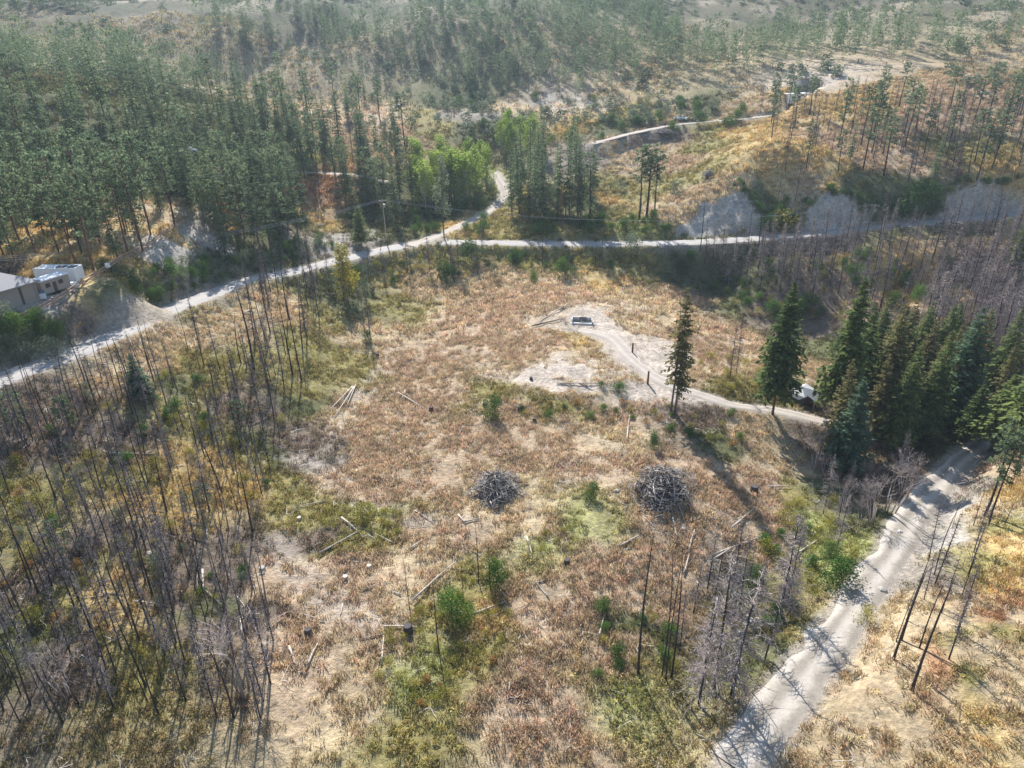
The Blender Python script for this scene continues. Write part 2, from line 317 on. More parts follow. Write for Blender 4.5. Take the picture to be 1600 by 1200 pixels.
for k in ('road', 'dirt_road', 'hill_track', 'side_track', 'meadow_track', 'bench_track'):   # gravel shoulders
    w = ROADS[k]['w'] / 2
    m = 1 - sstep(w - .1, w + (1.9 if k == 'road' else 1.1), RD[k] + 1.2 * (vnoise(GX / 2.3, GY / 2.3, 4) - .5))
    GC = GC * (1 - .8 * m[..., None]) + np.array((.40, .345, .29)) * .8 * m[..., None]
GC = GC * (1 - .1 * (1 - BAREW.clip(0, 1)))[..., None]
gslope = np.hypot(np.gradient(GZ, axis=1) / np.gradient(XS)[None, :], np.gradient(GZ, axis=0) / np.gradient(YS)[:, None])

# ------------------------------------------------------------------ materials
def mat(name):
    m = bpy.data.materials.new(name); m.use_nodes = True
    nt = m.node_tree; return m, nt, nt.nodes, nt.links, nt.nodes['Principled BSDF']
def lk(nt, a, b): nt.links.new(a, b)
def simple(name, col, rough=.8, var=.15, scale=3., metal=0., bump=.0, spec=.3):
    m, nt, N, L, b = mat(name)
    tc = N.new('ShaderNodeTexCoord'); nz = N.new('ShaderNodeTexNoise'); nz.inputs['Scale'].default_value = scale; nz.inputs['Detail'].default_value = 5
    L.new(tc.outputs['Object'], nz.inputs['Vector'])
    oi = N.new('ShaderNodeObjectInfo')
    ad = N.new('ShaderNodeMath'); ad.operation = 'MULTIPLY_ADD'; L.new(oi.outputs['Random'], ad.inputs[0]); ad.inputs[1].default_value = .5
    L.new(nz.outputs['Fac'], ad.inputs[2])
    mr = N.new('ShaderNodeMapRange'); mr.inputs['From Min'].default_value = .3; mr.inputs['From Max'].default_value = 1.2
    mr.inputs['To Min'].default_value = 1 - var; mr.inputs['To Max'].default_value = 1 + var
    L.new(ad.outputs[0], mr.inputs['Value'])
    mx = N.new('ShaderNodeVectorMath'); mx.operation = 'SCALE'; mx.inputs[0].default_value = col
    L.new(mr.outputs[0], mx.inputs['Scale']); L.new(mx.outputs[0], b.inputs['Base Color'])
    b.inputs['Roughness'].default_value = rough; b.inputs['Metallic'].default_value = metal
    b.inputs['Specular IOR Level'].default_value = spec
    if bump:
        bp = N.new('ShaderNodeBump'); bp.inputs['Strength'].default_value = bump; L.new(nz.outputs['Fac'], bp.inputs['Height']); L.new(bp.outputs[0], b.inputs['Normal'])
    return m
def ground_mat():
    m, nt, N, L, b = mat('earth')
    at = N.new('ShaderNodeAttribute'); at.attribute_name = 'col'
    g = N.new('ShaderNodeNewGeometry')
    def noise(s, d=6, r=.6):
        n = N.new('ShaderNodeTexNoise'); n.inputs['Scale'].default_value = s; n.inputs['Detail'].default_value = d; n.inputs['Roughness'].default_value = r
        L.new(g.outputs['Position'], n.inputs['Vector']); return n
    n1 = noise(.35); n2 = noise(1.7, 8, .7); n3 = noise(.09, 4)
    def rng(n, a, c, lo=.3, hi=.7):
        r = N.new('ShaderNodeMapRange'); r.inputs['From Min'].default_value = lo; r.inputs['From Max'].default_value = hi
        r.inputs['To Min'].default_value = a; r.inputs['To Max'].default_value = c; L.new(n.outputs['Fac'], r.inputs['Value']); return r
    m1 = N.new('ShaderNodeMath'); m1.operation = 'MULTIPLY'; L.new(rng(n1, .75, 1.25).outputs[0], m1.inputs[0]); L.new(rng(n2, .55, 1.4).outputs[0], m1.inputs[1])
    m2 = N.new('ShaderNodeMath'); m2.operation = 'MULTIPLY'; L.new(m1.outputs[0], m2.inputs[0]); L.new(rng(n3, .85, 1.15).outputs[0], m2.inputs[1])
    sc = N.new('ShaderNodeVectorMath'); sc.operation = 'SCALE'; L.new(at.outputs['Color'], sc.inputs[0]); L.new(m2.outputs[0], sc.inputs['Scale'])
    # grey ash and litter patches
    n4 = noise(.8, 6, .65); mx = N.new('ShaderNodeMix'); mx.data_type = 'RGBA'
    L.new(rng(n4, 0, .55, .52, .72).outputs[0], mx.inputs['Factor']); L.new(sc.outputs[0], mx.inputs[6]); mx.inputs[7].default_value = (.19, .165, .145, 1)
    L.new(mx.outputs[2], b.inputs['Base Color'])
    b.inputs['Roughness'].default_value = .95; b.inputs['Specular IOR Level'].default_value = .1
    bp = N.new('ShaderNodeBump'); bp.inputs['Strength'].default_value = .9; bp.inputs['Distance'].default_value = .5
    L.new(n2.outputs['Fac'], bp.inputs['Height']); L.new(bp.outputs[0], b.inputs['Normal'])
    return m
def road_mat(name, c1, c2, rut):
    m, nt, N, L, b = mat(name)
    uv = N.new('ShaderNodeUVMap'); sp = N.new('ShaderNodeSeparateXYZ'); L.new(uv.outputs[0], sp.inputs[0])
    g = N.new('ShaderNodeNewGeometry')
    n = N.new('ShaderNodeTexNoise'); n.inputs['Scale'].default_value = .5; n.inputs['Detail'].default_value = 8; n.inputs['Roughness'].default_value = .7; L.new(g.outputs['Position'], n.inputs['Vector'])
    n2 = N.new('ShaderNodeTexNoise'); n2.inputs['Scale'].default_value = 3.5; n2.inputs['Detail'].default_value = 6; L.new(g.outputs['Position'], n2.inputs['Vector'])
    w = N.new('ShaderNodeMath'); w.operation = 'MULTIPLY_ADD'; L.new(n.outputs['Fac'], w.inputs[0]); w.inputs[1].default_value = .16; L.new(sp.outputs['X'], w.inputs[2])
    s = N.new('ShaderNodeMath'); s.operation = 'MULTIPLY'; L.new(w.outputs[0], s.inputs[0]); s.inputs[1].default_value = 4 * math.pi
    c = N.new('ShaderNodeMath'); c.operation = 'COSINE'; L.new(s.outputs[0], c.inputs[0])
    f = N.new('ShaderNodeMath'); f.operation = 'MULTIPLY_ADD'; L.new(c.outputs[0], f.inputs[0]); f.inputs[1].default_value = rut; L.new(n.outputs['Fac'], f.inputs[2])
    f2 = N.new('ShaderNodeMath'); f2.operation = 'MULTIPLY_ADD'; L.new(n2.outputs['Fac'], f2.inputs[0]); f2.inputs[1].default_value = .5; L.new(f.outputs[0], f2.inputs[2])
    mr = N.new('ShaderNodeMapRange'); mr.inputs['From Min'].default_value = .45; mr.inputs['From Max'].default_value = 1.05; L.new(f2.outputs[0], mr.inputs['Value'])
    mx = N.new('ShaderNodeMix'); mx.data_type = 'RGBA'; L.new(mr.outputs[0], mx.inputs['Factor']); mx.inputs[6].default_value = (*c1, 1); mx.inputs[7].default_value = (*c2, 1)
    L.new(mx.outputs[2], b.inputs['Base Color']); b.inputs['Roughness'].default_value = .9; b.inputs['Specular IOR Level'].default_value = .15
    bp = N.new('ShaderNodeBump'); bp.inputs['Strength'].default_value = .5; bp.inputs['Distance'].default_value = .15; L.new(f2.outputs[0], bp.inputs['Height']); L.new(bp.outputs[0], b.inputs['Normal'])
    return m
def leaf_mat(name, c1, c2, trans=.3, tint=False, hue=.0):
    """foliage: colour between two leaf colours by each clump's own tone, varied by plant"""
    m, nt, N, L, b = mat(name)
    out = N['Material Output']; N.remove(b)
    at = N.new('ShaderNodeAttribute'); at.attribute_name = 'tone'
    oi = N.new('ShaderNodeObjectInfo')
    mx = N.new('ShaderNodeMix'); mx.data_type = 'RGBA'; mx.inputs[6].default_value = (*c1, 1); mx.inputs[7].default_value = (*c2, 1)
    a2 = N.new('ShaderNodeMath'); a2.operation = 'MULTIPLY_ADD'; L.new(oi.outputs['Random'], a2.inputs[0]); a2.inputs[1].default_value = .5
    a3 = N.new('ShaderNodeMath'); a3.operation = 'MULTIPLY_ADD'; L.new(at.outputs['Fac'], a3.inputs[0]); a3.inputs[1].default_value = .9; a3.inputs[2].default_value = -.2
    L.new(a3.outputs[0], a2.inputs[2]); a2.use_clamp = True
    L.new(a2.outputs[0], mx.inputs['Factor'])
    colo = mx.outputs[2]
    if tint:
        ti = N.new('ShaderNodeAttribute'); ti.attribute_type = 'INSTANCER'; ti.attribute_name = 'tint'
        mm = N.new('ShaderNodeMix'); mm.data_type = 'RGBA'; mm.blend_type = 'MULTIPLY'; mm.inputs['Factor'].default_value = 1
        L.new(ti.outputs['Color'], mm.inputs[6]); L.new(colo, mm.inputs[7]); colo = mm.outputs[2]
    d = N.new('ShaderNodeBsdfDiffuse'); t = N.new('ShaderNodeBsdfTranslucent'); ms = N.new('ShaderNodeMixShader')
    L.new(colo, d.inputs['Color']); L.new(colo, t.inputs['Color']); ms.inputs[0].default_value = trans
    L.new(d.outputs[0], ms.inputs[1]); L.new(t.outputs[0], ms.inputs[2]); L.new(ms.outputs[0], out.inputs['Surface'])
    return m
M = dict(
 earth=ground_mat(),
 gravel=road_mat('pale_gravel', (.29, .27, .25), (.40, .375, .345), .08),
 dirt=road_mat('dry_dirt', (.31, .27, .23), (.46, .405, .34), .18),
 rutted=road_mat('rutted_dirt', (.25, .22, .18), (.43, .385, .33), .3),
 fir=leaf_mat('fir_needles', (.06, .105, .042), (.24, .28, .10), .5),
 spruce=leaf_mat('blue_green_needles', (.055, .105, .065), (.19, .26, .16), .45),
 olive=leaf_mat('olive_needles', (.10, .10, .045), (.25, .22, .10), .4),
 rusty=leaf_mat('scorched_needles', (.13, .075, .04), (.26, .16, .085), .3),
 pine=leaf_mat('pine_needles', (.095, .14, .08), (.26, .32, .165), .5),
 aspen=leaf_mat('aspen_leaves', (.17, .26, .05), (.38, .46, .11), .5),
 yellow=leaf_mat('turning_leaves', (.17, .18, .04), (.42, .36, .07), .45),
 bush=leaf_mat('bush_leaves', (.045, .10, .025), (.13, .22, .05), .35),
 sage=leaf_mat('grey_green_leaves', (.11, .14, .09), (.24, .27, .17), .35),
 orange=leaf_mat('orange_leaves', (.28, .15, .05), (.42, .28, .10), .4),
 straw=leaf_mat('straw', (.55, .55, .55), (1.45, 1.4, 1.35), .35, tint=True),
 char=simple('charred_bark', (.05, .042, .039), .9, .35, 2.),
 bark=simple('grey_brown_bark', (.12, .09, .075), .9, .3, 2.),
 redbark=simple('red_brown_bark', (.16, .085, .06), .9, .3, 2.),
 dead=simple('weathered_dead_wood', (.36, .30, .27), .9, .3, 1.5),
 deaddark=simple('scorched_dead_wood', (.21, .18, .175), .9, .3, 1.5),
 log=simple('bleached_log', (.50, .44, .37), .8, .25, 2.),
 stick=simple('grey_slash_wood', (.47, .42, .37), .85, .45, 1.5),
 darkstick=simple('burnt_wood_and_pile_shade', (.07, .06, .058), .9, .3, 1.5),  # burnt wood; in the slash piles this near-black also paints in shade
 birch=simple('pale_bark', (.42, .39, .34), .8, .25, 2.),
 rock=simple('pale_rock', (.42, .39, .35), .9, .2, 2., bump=.4),
 white=simple('white_paint', (.78, .78, .77), .5, .06, .6),
 roofgrey=simple('grey_shingles', (.29, .275, .27), .8, .08, 2.5, bump=.2),
 beige=simple('beige_siding', (.36, .315, .27), .8, .06, .6),
 darkglass=simple('dark_glass', (.03, .035, .04), .15, .1, 1., spec=.6),
 trim=simple('brown_trim', (.10, .075, .06), .7, .1),
 metal=simple('grey_metal', (.38, .39, .40), .4, .1, metal=.7),
 wood=simple('fence_wood', (.44, .30, .22), .8, .2),
 pole=simple('pole_wood', (.36, .32, .25), .8, .2),
 cable=simple('cable', (.45, .46, .48), .5, .05),
 tarp=simple('white_tarp', (.55, .54, .52), .8, .35, 1.2, bump=.3),
 greytarp=simple('grey_tarp', (.17, .175, .19), .6, .12, 1.2, bump=.3),
 shedwall=simple('dark_boards', (.12, .105, .10), .8, .2),
 redroof=simple('red_roof', (.36, .17, .14), .7, .1),
 blackfur=simple('black_fur', (.015, .014, .014), .8, .2), whitefur=simple('white_fur', (.6, .58, .55), .8, .1),
 rubber=simple('rubber', (.02, .02, .02), .8, .1), blue=simple('blue_grey_plastic', (.16, .20, .26), .6, .1),
)

# ------------------------------------------------------------------ building helpers
class Geo:
    def __init__(s): s.v = []; s.f = []; s.t = []
    def add(s, v, f, tone=.5):
        o = len(s.v); s.v.extend([tuple(map(float, p)) for p in v]); s.f.extend([tuple(i + o for i in q) for q in f]); s.t.extend([tone] * len(v))
    def tube(s, pts, rad, n=5, tone=.5, cap=True):
        pts = np.array(pts, float); o = len(s.v); k = len(pts)
        for i, p in enumerate(pts):
            d = pts[min(i + 1, k - 1)] - pts[max(i - 1, 0)]; d = d / (np.linalg.norm(d) + 1e-9)
            a = np.cross(d, (1, 0, 0) if abs(d[0]) < .8 else (0, 1, 0)); a /= np.linalg.norm(a); b = np.cross(d, a)
            for j in range(n):
                w = 2 * math.pi * j / n; s.v.append(tuple(p + rad[i] * (a * math.cos(w) + b * math.sin(w)))); s.t.append(tone)
        for i in range(k - 1):
            for j in range(n):
                s.f.append((o + i * n + j, o + i * n + (j + 1) % n, o + (i + 1) * n + (j + 1) % n, o + (i + 1) * n + j))
        if cap:
            s.f.append(tuple(o + j for j in range(n))[::-1]); s.f.append(tuple(o + (k - 1) * n + j for j in range(n)))
    def box(s, c, d, rz=0, tone=.5, taper=1.):
        v = []
        for z in (-1, 1):
            for x, y in ((-1, -1), (1, -1), (1, 1), (-1, 1)):
                q = taper if z > 0 else 1.
                X = x * d[0] / 2 * q; Y = y * d[1] / 2 * q
                v.append((c[0] + X * math.cos(rz) - Y * math.sin(rz), c[1] + X * math.sin(rz) + Y * math.cos(rz), c[2] + z * d[2] / 2))
        s.add(v, [(3, 2, 1, 0), (4, 5, 6, 7), (0, 1, 5, 4), (1, 2, 6, 5), (2, 3, 7, 6), (3, 0, 4, 7)], tone)
    def mesh(s, name, m):
        me = bpy.data.meshes.new(name); me.from_pydata(s.v, [], s.f)
        a = me.attributes.new('tone', 'FLOAT', 'POINT'); a.data.foreach_set('value', np.array(s.t, 'f'))
        me.materials.append(m); me.update(); return me
def put(name, me, parent=None, loc=(0, 0, 0), rot=(0, 0, 0), sc=(1, 1, 1), **kw):
    o = bpy.data.objects.new(name, me); COL.objects.link(o); o.parent = parent
    o.location = [float(q) for q in loc]; o.rotation_euler = rot; o.scale = (sc, sc, sc) if isinstance(sc, (int, float)) else sc
    for k, v in kw.items(): o[k] = v
    return o
def thing(name, label, cat, loc=(0, 0, 0), rz=0., group=None, sc=1.):
    o = put(name, None, None, loc, (0, 0, rz), sc, label=label, category=cat)
    o.empty_display_size = .5
    if group: o['group'] = group
    return o
def smooth(me):
    me.polygons.foreach_set('use_smooth', [True] * len(me.polygons)); return me

# ------------------------------------------------------------------ the ground sheet and roads
nx, ny = len(XS), len(YS)
vs = np.stack([GX, GY, GZ], -1).reshape(-1, 3)
idx = np.arange(nx * ny).reshape(ny, nx)
fs = np.stack([idx[:-1, :-1], idx[:-1, 1:], idx[1:, 1:], idx[1:, :-1]], -1).reshape(-1, 4)
me = bpy.data.meshes.new('ground')
me.vertices.add(len(vs)); me.vertices.foreach_set('co', vs.ravel())
me.loops.add(fs.size); me.loops.foreach_set('vertex_index', fs.ravel().astype('i'))
me.polygons.add(len(fs)); me.polygons.foreach_set('loop_start', np.arange(0, fs.size, 4, dtype='i'))
me.update(calc_edges=True)
ca = me.color_attributes.new('col', 'FLOAT_COLOR', 'POINT')
ca.data.foreach_set('color', np.concatenate([GC.reshape(-1, 3), np.ones((nx * ny, 1))], 1).astype('f').ravel())
me.materials.append(M['earth']); smooth(me)
put('ground', me, kind='structure')

def strip(name, line, w, m, lift=.0, wob=.35, n=9, seed=1):
    g = Geo(); uv = []; L = 0
    # resample at about 1 m
    seg = np.hypot(*(np.diff(line[:, :2], axis=0).T)); cum = np.concatenate([[0], np.cumsum(seg)])
    S = np.arange(0, cum[-1], 1.0)
    c = np.stack([np.interp(S, cum, line[:, k]) for k in range(3)], 1)
    t = np.gradient(c[:, :2], axis=0); t /= np.linalg.norm(t, axis=1, keepdims=True) + 1e-9
    nrm = np.stack([-t[:, 1], t[:, 0]], 1)
    V = []
    for i in range(len(c)):
        wl = w / 2 + wob * (vnoise(S[i] / 2.5, 0, seed) - .5) * 2; wr = w / 2 + wob * (vnoise(S[i] / 2.5, 7, seed + 5) - .5) * 2
        for j in range(n):
            a = j / (n - 1) * 2 - 1
            off = a * (wl if a < 0 else wr)
            z = c[i, 2] + lift - .02 - .16 * abs(a) ** 6 - .05 * math.exp(-((abs(a) - .5) / .16) ** 2) + .05 * (vnoise(S[i] / 1.7, j * .9, seed) - .5)
            V.append((c[i, 0] + nrm[i, 0] * off, c[i, 1] + nrm[i, 1] * off, z)); uv.append((j / (n - 1), S[i] / w))
    Fc = [(i * n + j, i * n + j + 1, (i + 1) * n + j + 1, (i + 1) * n + j) for i in range(len(c) - 1) for j in range(n - 1)]
    me = bpy.data.meshes.new(name); me.from_pydata(V, [], Fc)
    ul = me.uv_layers.new(name='UVMap')
    li = np.zeros(len(me.loops), 'i'); me.loops.foreach_get('vertex_index', li)
    ul.data.foreach_set('uv', np.array(uv, 'f')[li].ravel())
    me.materials.append(m); me.update(); smooth(me)
    return put(name, me, kind='structure')
for i, (k, r) in enumerate(ROADS.items()):
    strip(k, r['line'], r['w'], M['gravel'] if k == 'road' else (M['rutted'] if k == 'dirt_road' else M['dirt']), lift=.0 + .004 * i, seed=i + 3, wob=.25 if k == 'road' else .5)

# ------------------------------------------------------------------ tree shapes (a few of each, shared)
def blade(g, p, d, side, L, w, tone, sag=0.):
    """one flat spray: a thin kite"""
    q = p + d * L; q[2] -= sag * L
    m = p + d * L * .45; m = m - np.array((0, 0, sag * L * .2))
    g.add([p, m + side * w, q, m - side * w], [(0, 1, 2, 3)], tone)
def conifer(seed, h, r, cb, levels, per, segs, droop=.25, ragged=.35, gap=0., tm=M['bark'], tr=.018, power=.85):
    rn = np.random.RandomState(seed); g = Geo()
    for i in range(levels):
        t = (i + rn.rand() * .7) / levels
        z = h * (cb + (1 - cb) * t)
        Lm = r * ((1 - t) ** power) * (1 - .35 * max(0, .18 - t) / .18) + .12
        for k in range(per):
            if rn.rand() < gap: continue
            a = 2 * math.pi * (k + rn.rand()) / per + i * 1.3
            Lb = Lm * (1 - ragged * rn.rand()); el = .35 * t - droop * (1 - t) + .12 * rn.randn()
            d = np.array((math.cos(a) * math.cos(el), math.sin(a) * math.cos(el), math.sin(el)))
            sd_ = np.array((-math.sin(a), math.cos(a), 0.)); tone = rn.rand() * .6 + .3 * rn.rand()
            zz = z + rn.randn() * h * .008
            for s in range(segs):
                f = (s + .55) / segs
                p = np.array((0, 0, zz)) + d * Lb * f + np.array((0, 0, -droop * .5 * Lb * f * f))
                ln = Lb * (.42 * (1 - f * .55)) + .12
                for sg in (-1, 1):
                    dd = d * .62 + sd_ * sg * (.78 + .2 * rn.randn()) + np.array((0, 0, -.22 + .25 * rn.randn())); dd /= np.linalg.norm(dd)
                    sp = np.cross(dd, (rn.randn() * .5, rn.randn() * .5, 1.)); sp /= np.linalg.norm(sp)
                    blade(g, p, dd, sp, ln, ln * .22 + .03, min(1, max(0, tone + .25 * rn.randn())), .12)
            p = np.array((0, 0, zz)) + d * Lb * .8 + np.array((0, 0, -droop * .35 * Lb)); sp = np.cross(d, (0, 0, 1.)); sp /= np.linalg.norm(sp)
            blade(g, p, d, sp, Lb * .28 + .1, Lb * .08 + .04, min(1, tone + .2))
    b = Geo(); pts = [(0, 0, -.6)] + [(.012 * h * math.sin(q * 2 + seed) * q, .012 * h * math.cos(q * 3 + seed) * q, h * q) for q in (.12, .3, .5, .7, .88, .99)]
    b.tube(pts, [tr * h * q for q in (.62, .5, .42, .33, .22, .11, .02)], 6)
    # bare lower limbs
    for k in range(int(10 * cb + 3)):
        z = h * cb * rn.rand() * .95 + .1 * h * cb; a = rn.rand() * 6.28; L_ = r * (.25 + .4 * rn.rand())
        b.tube([(0, 0, z), (math.cos(a) * L_, math.sin(a) * L_, z - .1 * L_)], [.03, .008], 3, cap=False)
    return b, g
def pine(seed, h, r, cb, n, cl=9):
    """open pine: bunches of needles at branch ends"""
    rn = np.random.RandomState(seed); g = Geo(); b = Geo()
    b.tube([(0, 0, -.6)] + [(.01 * h * math.sin(q * 3 + seed), .01 * h * math.cos(q * 2 + seed), h * q) for q in (.15, .4, .65, .85, .98)], [.0125 * h * q for q in (1, .82, .66, .48, .28, .06)], 6)
    for i in range(n):
        t = rn.rand() ** .9; z = h * (cb + (1 - cb) * t)
        prof = math.sin(math.pi * min(1, (.16 + .84 * (1 - t)))) ** .6 if t > .3 else .55 + 1.4 * t
        Lb = r * prof * (.45 + .6 * rn.rand()); a = rn.rand() * 6.283
        el = -.1 + .6 * t + .2 * rn.randn()
        d = np.array((math.cos(a) * math.cos(el), math.sin(a) * math.cos(el), math.sin(el)))
        e = np.array((0, 0, z)) + d * Lb
        b.tube([(0, 0, z), e], [.045, .012], 3, cap=False)
        tone = rn.rand() * .7
        for f in (1., .68) if Lb > 1 else (1.,):
            c = np.array((0, 0, z)) + d * Lb * f
            for k in range(cl):
                dd = d * .55 + rn.randn(3) * .75 + np.array((0, 0, .25)); dd /= np.linalg.norm(dd)
                sp = np.cross(dd, rn.randn(3)); sp /= np.linalg.norm(sp)
                blade(g, c + rn.randn(3) * .12 * r * .4, dd, sp, (.28 + .22 * rn.rand()) * (.5 + r * .22), .06 + .035 * r, min(1, max(0, tone + .25 * rn.randn())))
    return b, g
def dead_conifer(seed, h, r, cb, n, tw=4, w=.022, up=-.12):
    rn = np.random.RandomState(seed); b = Geo(); g = Geo()
    lean = rn.randn(2) * .02 * h
    cx = lambda q: (lean[0] * q * q, lean[1] * q * q, h * q)
    b.tube([(0, 0, -.6)] + [cx(q) for q in (.15, .4, .65, .85, .99)], [.0105 * h * q for q in (1, .8, .62, .44, .26, .06)], 5)
    for i in range(n):
        t = rn.rand(); q = cb + (1 - cb) * t; p = np.array(cx(q)); a = rn.rand() * 6.283
        if math.sin(a * 2 + q * 9 + seed) + .6 * math.sin(q * 31 + seed) < -.55: continue
        Lb = r * (1 - t) ** .7 * (.35 + .8 * rn.rand()) + .15; el = up + .3 * t + .2 * rn.randn()
        d = np.array((math.cos(a) * math.cos(el), math.sin(a) * math.cos(el), math.sin(el)))
        m_ = p + d * Lb * .55; e = p + d * Lb + np.array((0, 0, -.12 * Lb))
        sp = np.cross(d, (0, 0, 1.)); sp /= np.linalg.norm(sp); up_ = np.cross(sp, d)
        tone = rn.rand()
        g.add([p + sp * w * 1.4, p - sp * w * 1.4, m_ - sp * w, m_ + sp * w, e], [(0, 1, 2, 3), (3, 2, 4)], tone)
        g.add([p + up_ * w * 1.4, p - up_ * w * 1.4, m_ - up_ * w, m_ + up_ * w, e], [(0, 1, 2, 3), (3, 2, 4)], tone)
        for k in range(tw):
            f = .3 + .65 * rn.rand(); s = p + (e - p) * f; dd = d * .6 + rn.randn(3) * .6 + np.array((0, 0, -.15)); dd /= np.linalg.norm(dd)
            sp2 = np.cross(dd, rn.randn(3)); sp2 /= np.linalg.norm(sp2)
            l2 = Lb * (.25 + .3 * rn.rand())
            g.add([s + sp2 * w * .7, s - sp2 * w * .7, s + dd * l2], [(0, 1, 2)], tone)
    return b, g
def snag(seed, h, n):
    rn = np.random.RandomState(seed); b = Geo(); g = Geo(); th = .75 + .7 * rn.rand(); tp = .08 if seed % 3 else .5
    ax, ay = rn.randn(2) * .035 * h; k1, k2 = rn.randn(2) * .012 * h
    cx = lambda q: (ax * q * q + k1 * math.sin(3 * q), ay * q * q + k2 * math.sin(3.4 * q), h * q)
    b.tube([(0, 0, -.6)] + [cx(q) for q in (.1, .3, .5, .7, .85, 1.)], [.0098 * th * h * q for q in (1.15, .9, .76, .62, .5, .36, tp * .5 + .03)], 5)
    for i in range(n):
        q = .2 + .78 * rn.rand(); p = np.array(cx(q)); a = rn.rand() * 6.283; L_ = (.25 + 1.3 * rn.rand() ** 2) * (1.2 - q * .8) * h / 14
        e = p + np.array((math.cos(a) * L_, math.sin(a) * L_, L_ * (rn.randn() * .3 - .05)))
        b_ = g; b_.tube([p, e], [.022, .007], 3, cap=False)
    return b, g
def leafy(seed, h, r, n, ls, trunks=1, low=.35, lobes=7):
    """broadleaf tree or bush: stems and small leaf quads in uneven lobes"""
    rn = np.random.RandomState(seed); b = Geo(); g = Geo()
    cs = []
    for k in range(lobes):
        t = (k + .5) / lobes; z = h * (low + (1 - low) * t * .92); rr = r * (1 - abs(t - .42) ** 1.6) * .55; a = rn.rand() * 6.283
        cs.append((np.array((math.cos(a) * rr * (1 - t * .6), math.sin(a) * rr * (1 - t * .6), z)), r * (.42 + .25 * rn.rand()) * (1.1 - t * .45)))
    for k in range(trunks):
        a = rn.rand() * 6.283; o = np.array((math.cos(a), math.sin(a), 0)) * r * .12 * (trunks > 1)
        top = cs[-1 - k % 3][0]
        b.tube([o - (0, 0, .3), o + np.array((0, 0, h * .3)), (o + top) / 2 + np.array((0, 0, h * .1)), top], [.012 * h, .009 * h, .006 * h, .003 * h], 5)
    for c, q in cs: b.tube([(0, 0, c[2] * .55), c], [.007 * h, .002 * h], 4, cap=False)
    for i in range(n):
        c, q = cs[rn.randint(len(cs))]
        d = rn.randn(3); d /= np.linalg.norm(d); rad = q * (.35 + .75 * rn.rand() ** .6)
        p = c + d * rad * np.array((1, 1, 1.15)); 
        if p[2] < .03 * h: p[2] = .03 * h + .1 * rn.rand()
        nn = d * .6 + rn.randn(3); nn /= np.linalg.norm(nn); a = np.cross(nn, (0, 0, 1.)); a /= np.linalg.norm(a) + 1e-6; bb = np.cross(nn, a)
        s = ls * (.6 + .8 * rn.rand()); tone = .5 + .35 * math.sin(c[2] * 7 + c[0] * 5) + .25 * rn.randn()
        g.add([p - a * s, p - bb * s * .6, p + a * s, p + bb * s * .6], [(0, 1, 2, 3)], min(1, max(0, tone)))
    return b, g
def bare_bush(seed, h, r, n, tw=5, w=.016):
    rn = np.random.RandomState(seed); b = Geo(); g = Geo()
    def fork(p, d, L_, w_, lev, tone):
        e = p + d * L_
        s = np.cross(d, rn.randn(3)); s /= np.linalg.norm(s) + 1e-9
        g.add([p - s * w_, p + s * w_, e + s * w_ * .6, e - s * w_ * .6], [(0, 1, 2, 3)], tone)
        if lev == 0: return
        for k in range(3 if lev > 1 else 4):
            dd = d + rn.randn(3) * .42 + np.array((d[0] * .35, d[1] * .35, -.10 + .1 * lev)); dd /= np.linalg.norm(dd)
            fork(p + d * L_ * (.55 + .45 * rn.rand()), dd, L_ * (.6 + .25 * rn.rand()), w_ * .62, lev - 1, min(1, max(0, tone + .2 * rn.randn())))
    for i in range(max(4, n // 50)):
        a = rn.rand() * 6.283; t = .35 * rn.rand() * r / h * 2.2
        d = np.array((math.cos(a) * t, math.sin(a) * t, 1.)); d /= np.linalg.norm(d); L1 = h * (.3 + .12 * rn.rand())
        o = np.array((math.cos(a), math.sin(a), 0)) * .12 * r
        b.tube([o - (0, 0, .3), o + d * L1 * .5, o + d * L1], [.05, .04, .03], 4)
        fork(o + d * L1 * .9, d, h * .24, .03, 4, rn.rand())
    return b, g
LIB = {}
def lib(key, hh, pairs, tmat, cmat, tn='trunk', cn='crown'):
    LIB[key] = dict(h=hh, v=[(smooth(b.mesh(tn, tmat)), g.mesh(cn, cmat)) for b, g in pairs], tn=tn, cn=cn)
lib('fir', 20, [conifer(s, 20, 4.6 + .4 * (s % 3), .14, 34, 8, 4) for s in range(5)], M['bark'], M['fir'])
lib('spruce', 20, [conifer(s + 20, 20, 5.0, .06, 36, 8, 4, droop=.2, power=.9) for s in range(3)], M['bark'], M['spruce'])
lib('bigfir', 20, [conifer(s + 40, 20, 5.0, .22, 44, 9, 5, droop=.3, ragged=.5, gap=.12) for s in range(4)], M['bark'], M['fir'])
lib('olivefir', 20, [conifer(s + 60, 20, 4.4, .12, 34, 8, 4, ragged=.55, gap=.15) for s in range(3)], M['bark'], M['olive'])
lib('oldfir', 20, [conifer(s + 70, 20, 3.0, .2, 50, 7, 5, droop=.3, ragged=.8, gap=.42, power=.45) for s in range(2)], M['deaddark'], M['olive'])
lib('rustfir', 20, [conifer(s + 80, 20, 2.2, .1, 34, 7, 3, ragged=.6, gap=.25) for s in range(2)], M['bark'], M['rusty'])
lib('farfir', 20, [conifer(s + 90, 20, 3.5 + .5 * (s % 3), .12 + .05 * (s % 3), 26, 7, 3, ragged=.5, gap=.1) for s in range(6)], M['bark'], M['pine'])
lib('farpine', 20, [pine(s + 100, 20, 3.4, .36, 80, 9) for s in range(6)], M['redbark'], M['pine'])
lib('slimpine', 16, [pine(s + 120, 16, 2.1, .5, 54, 9) for s in range(4)], M['char'], M['pine'])
lib('youngpine', 7, [pine(s + 130, 7, 1.5, .12, 60, 9) for s in range(3)], M['bark'], M['pine'])
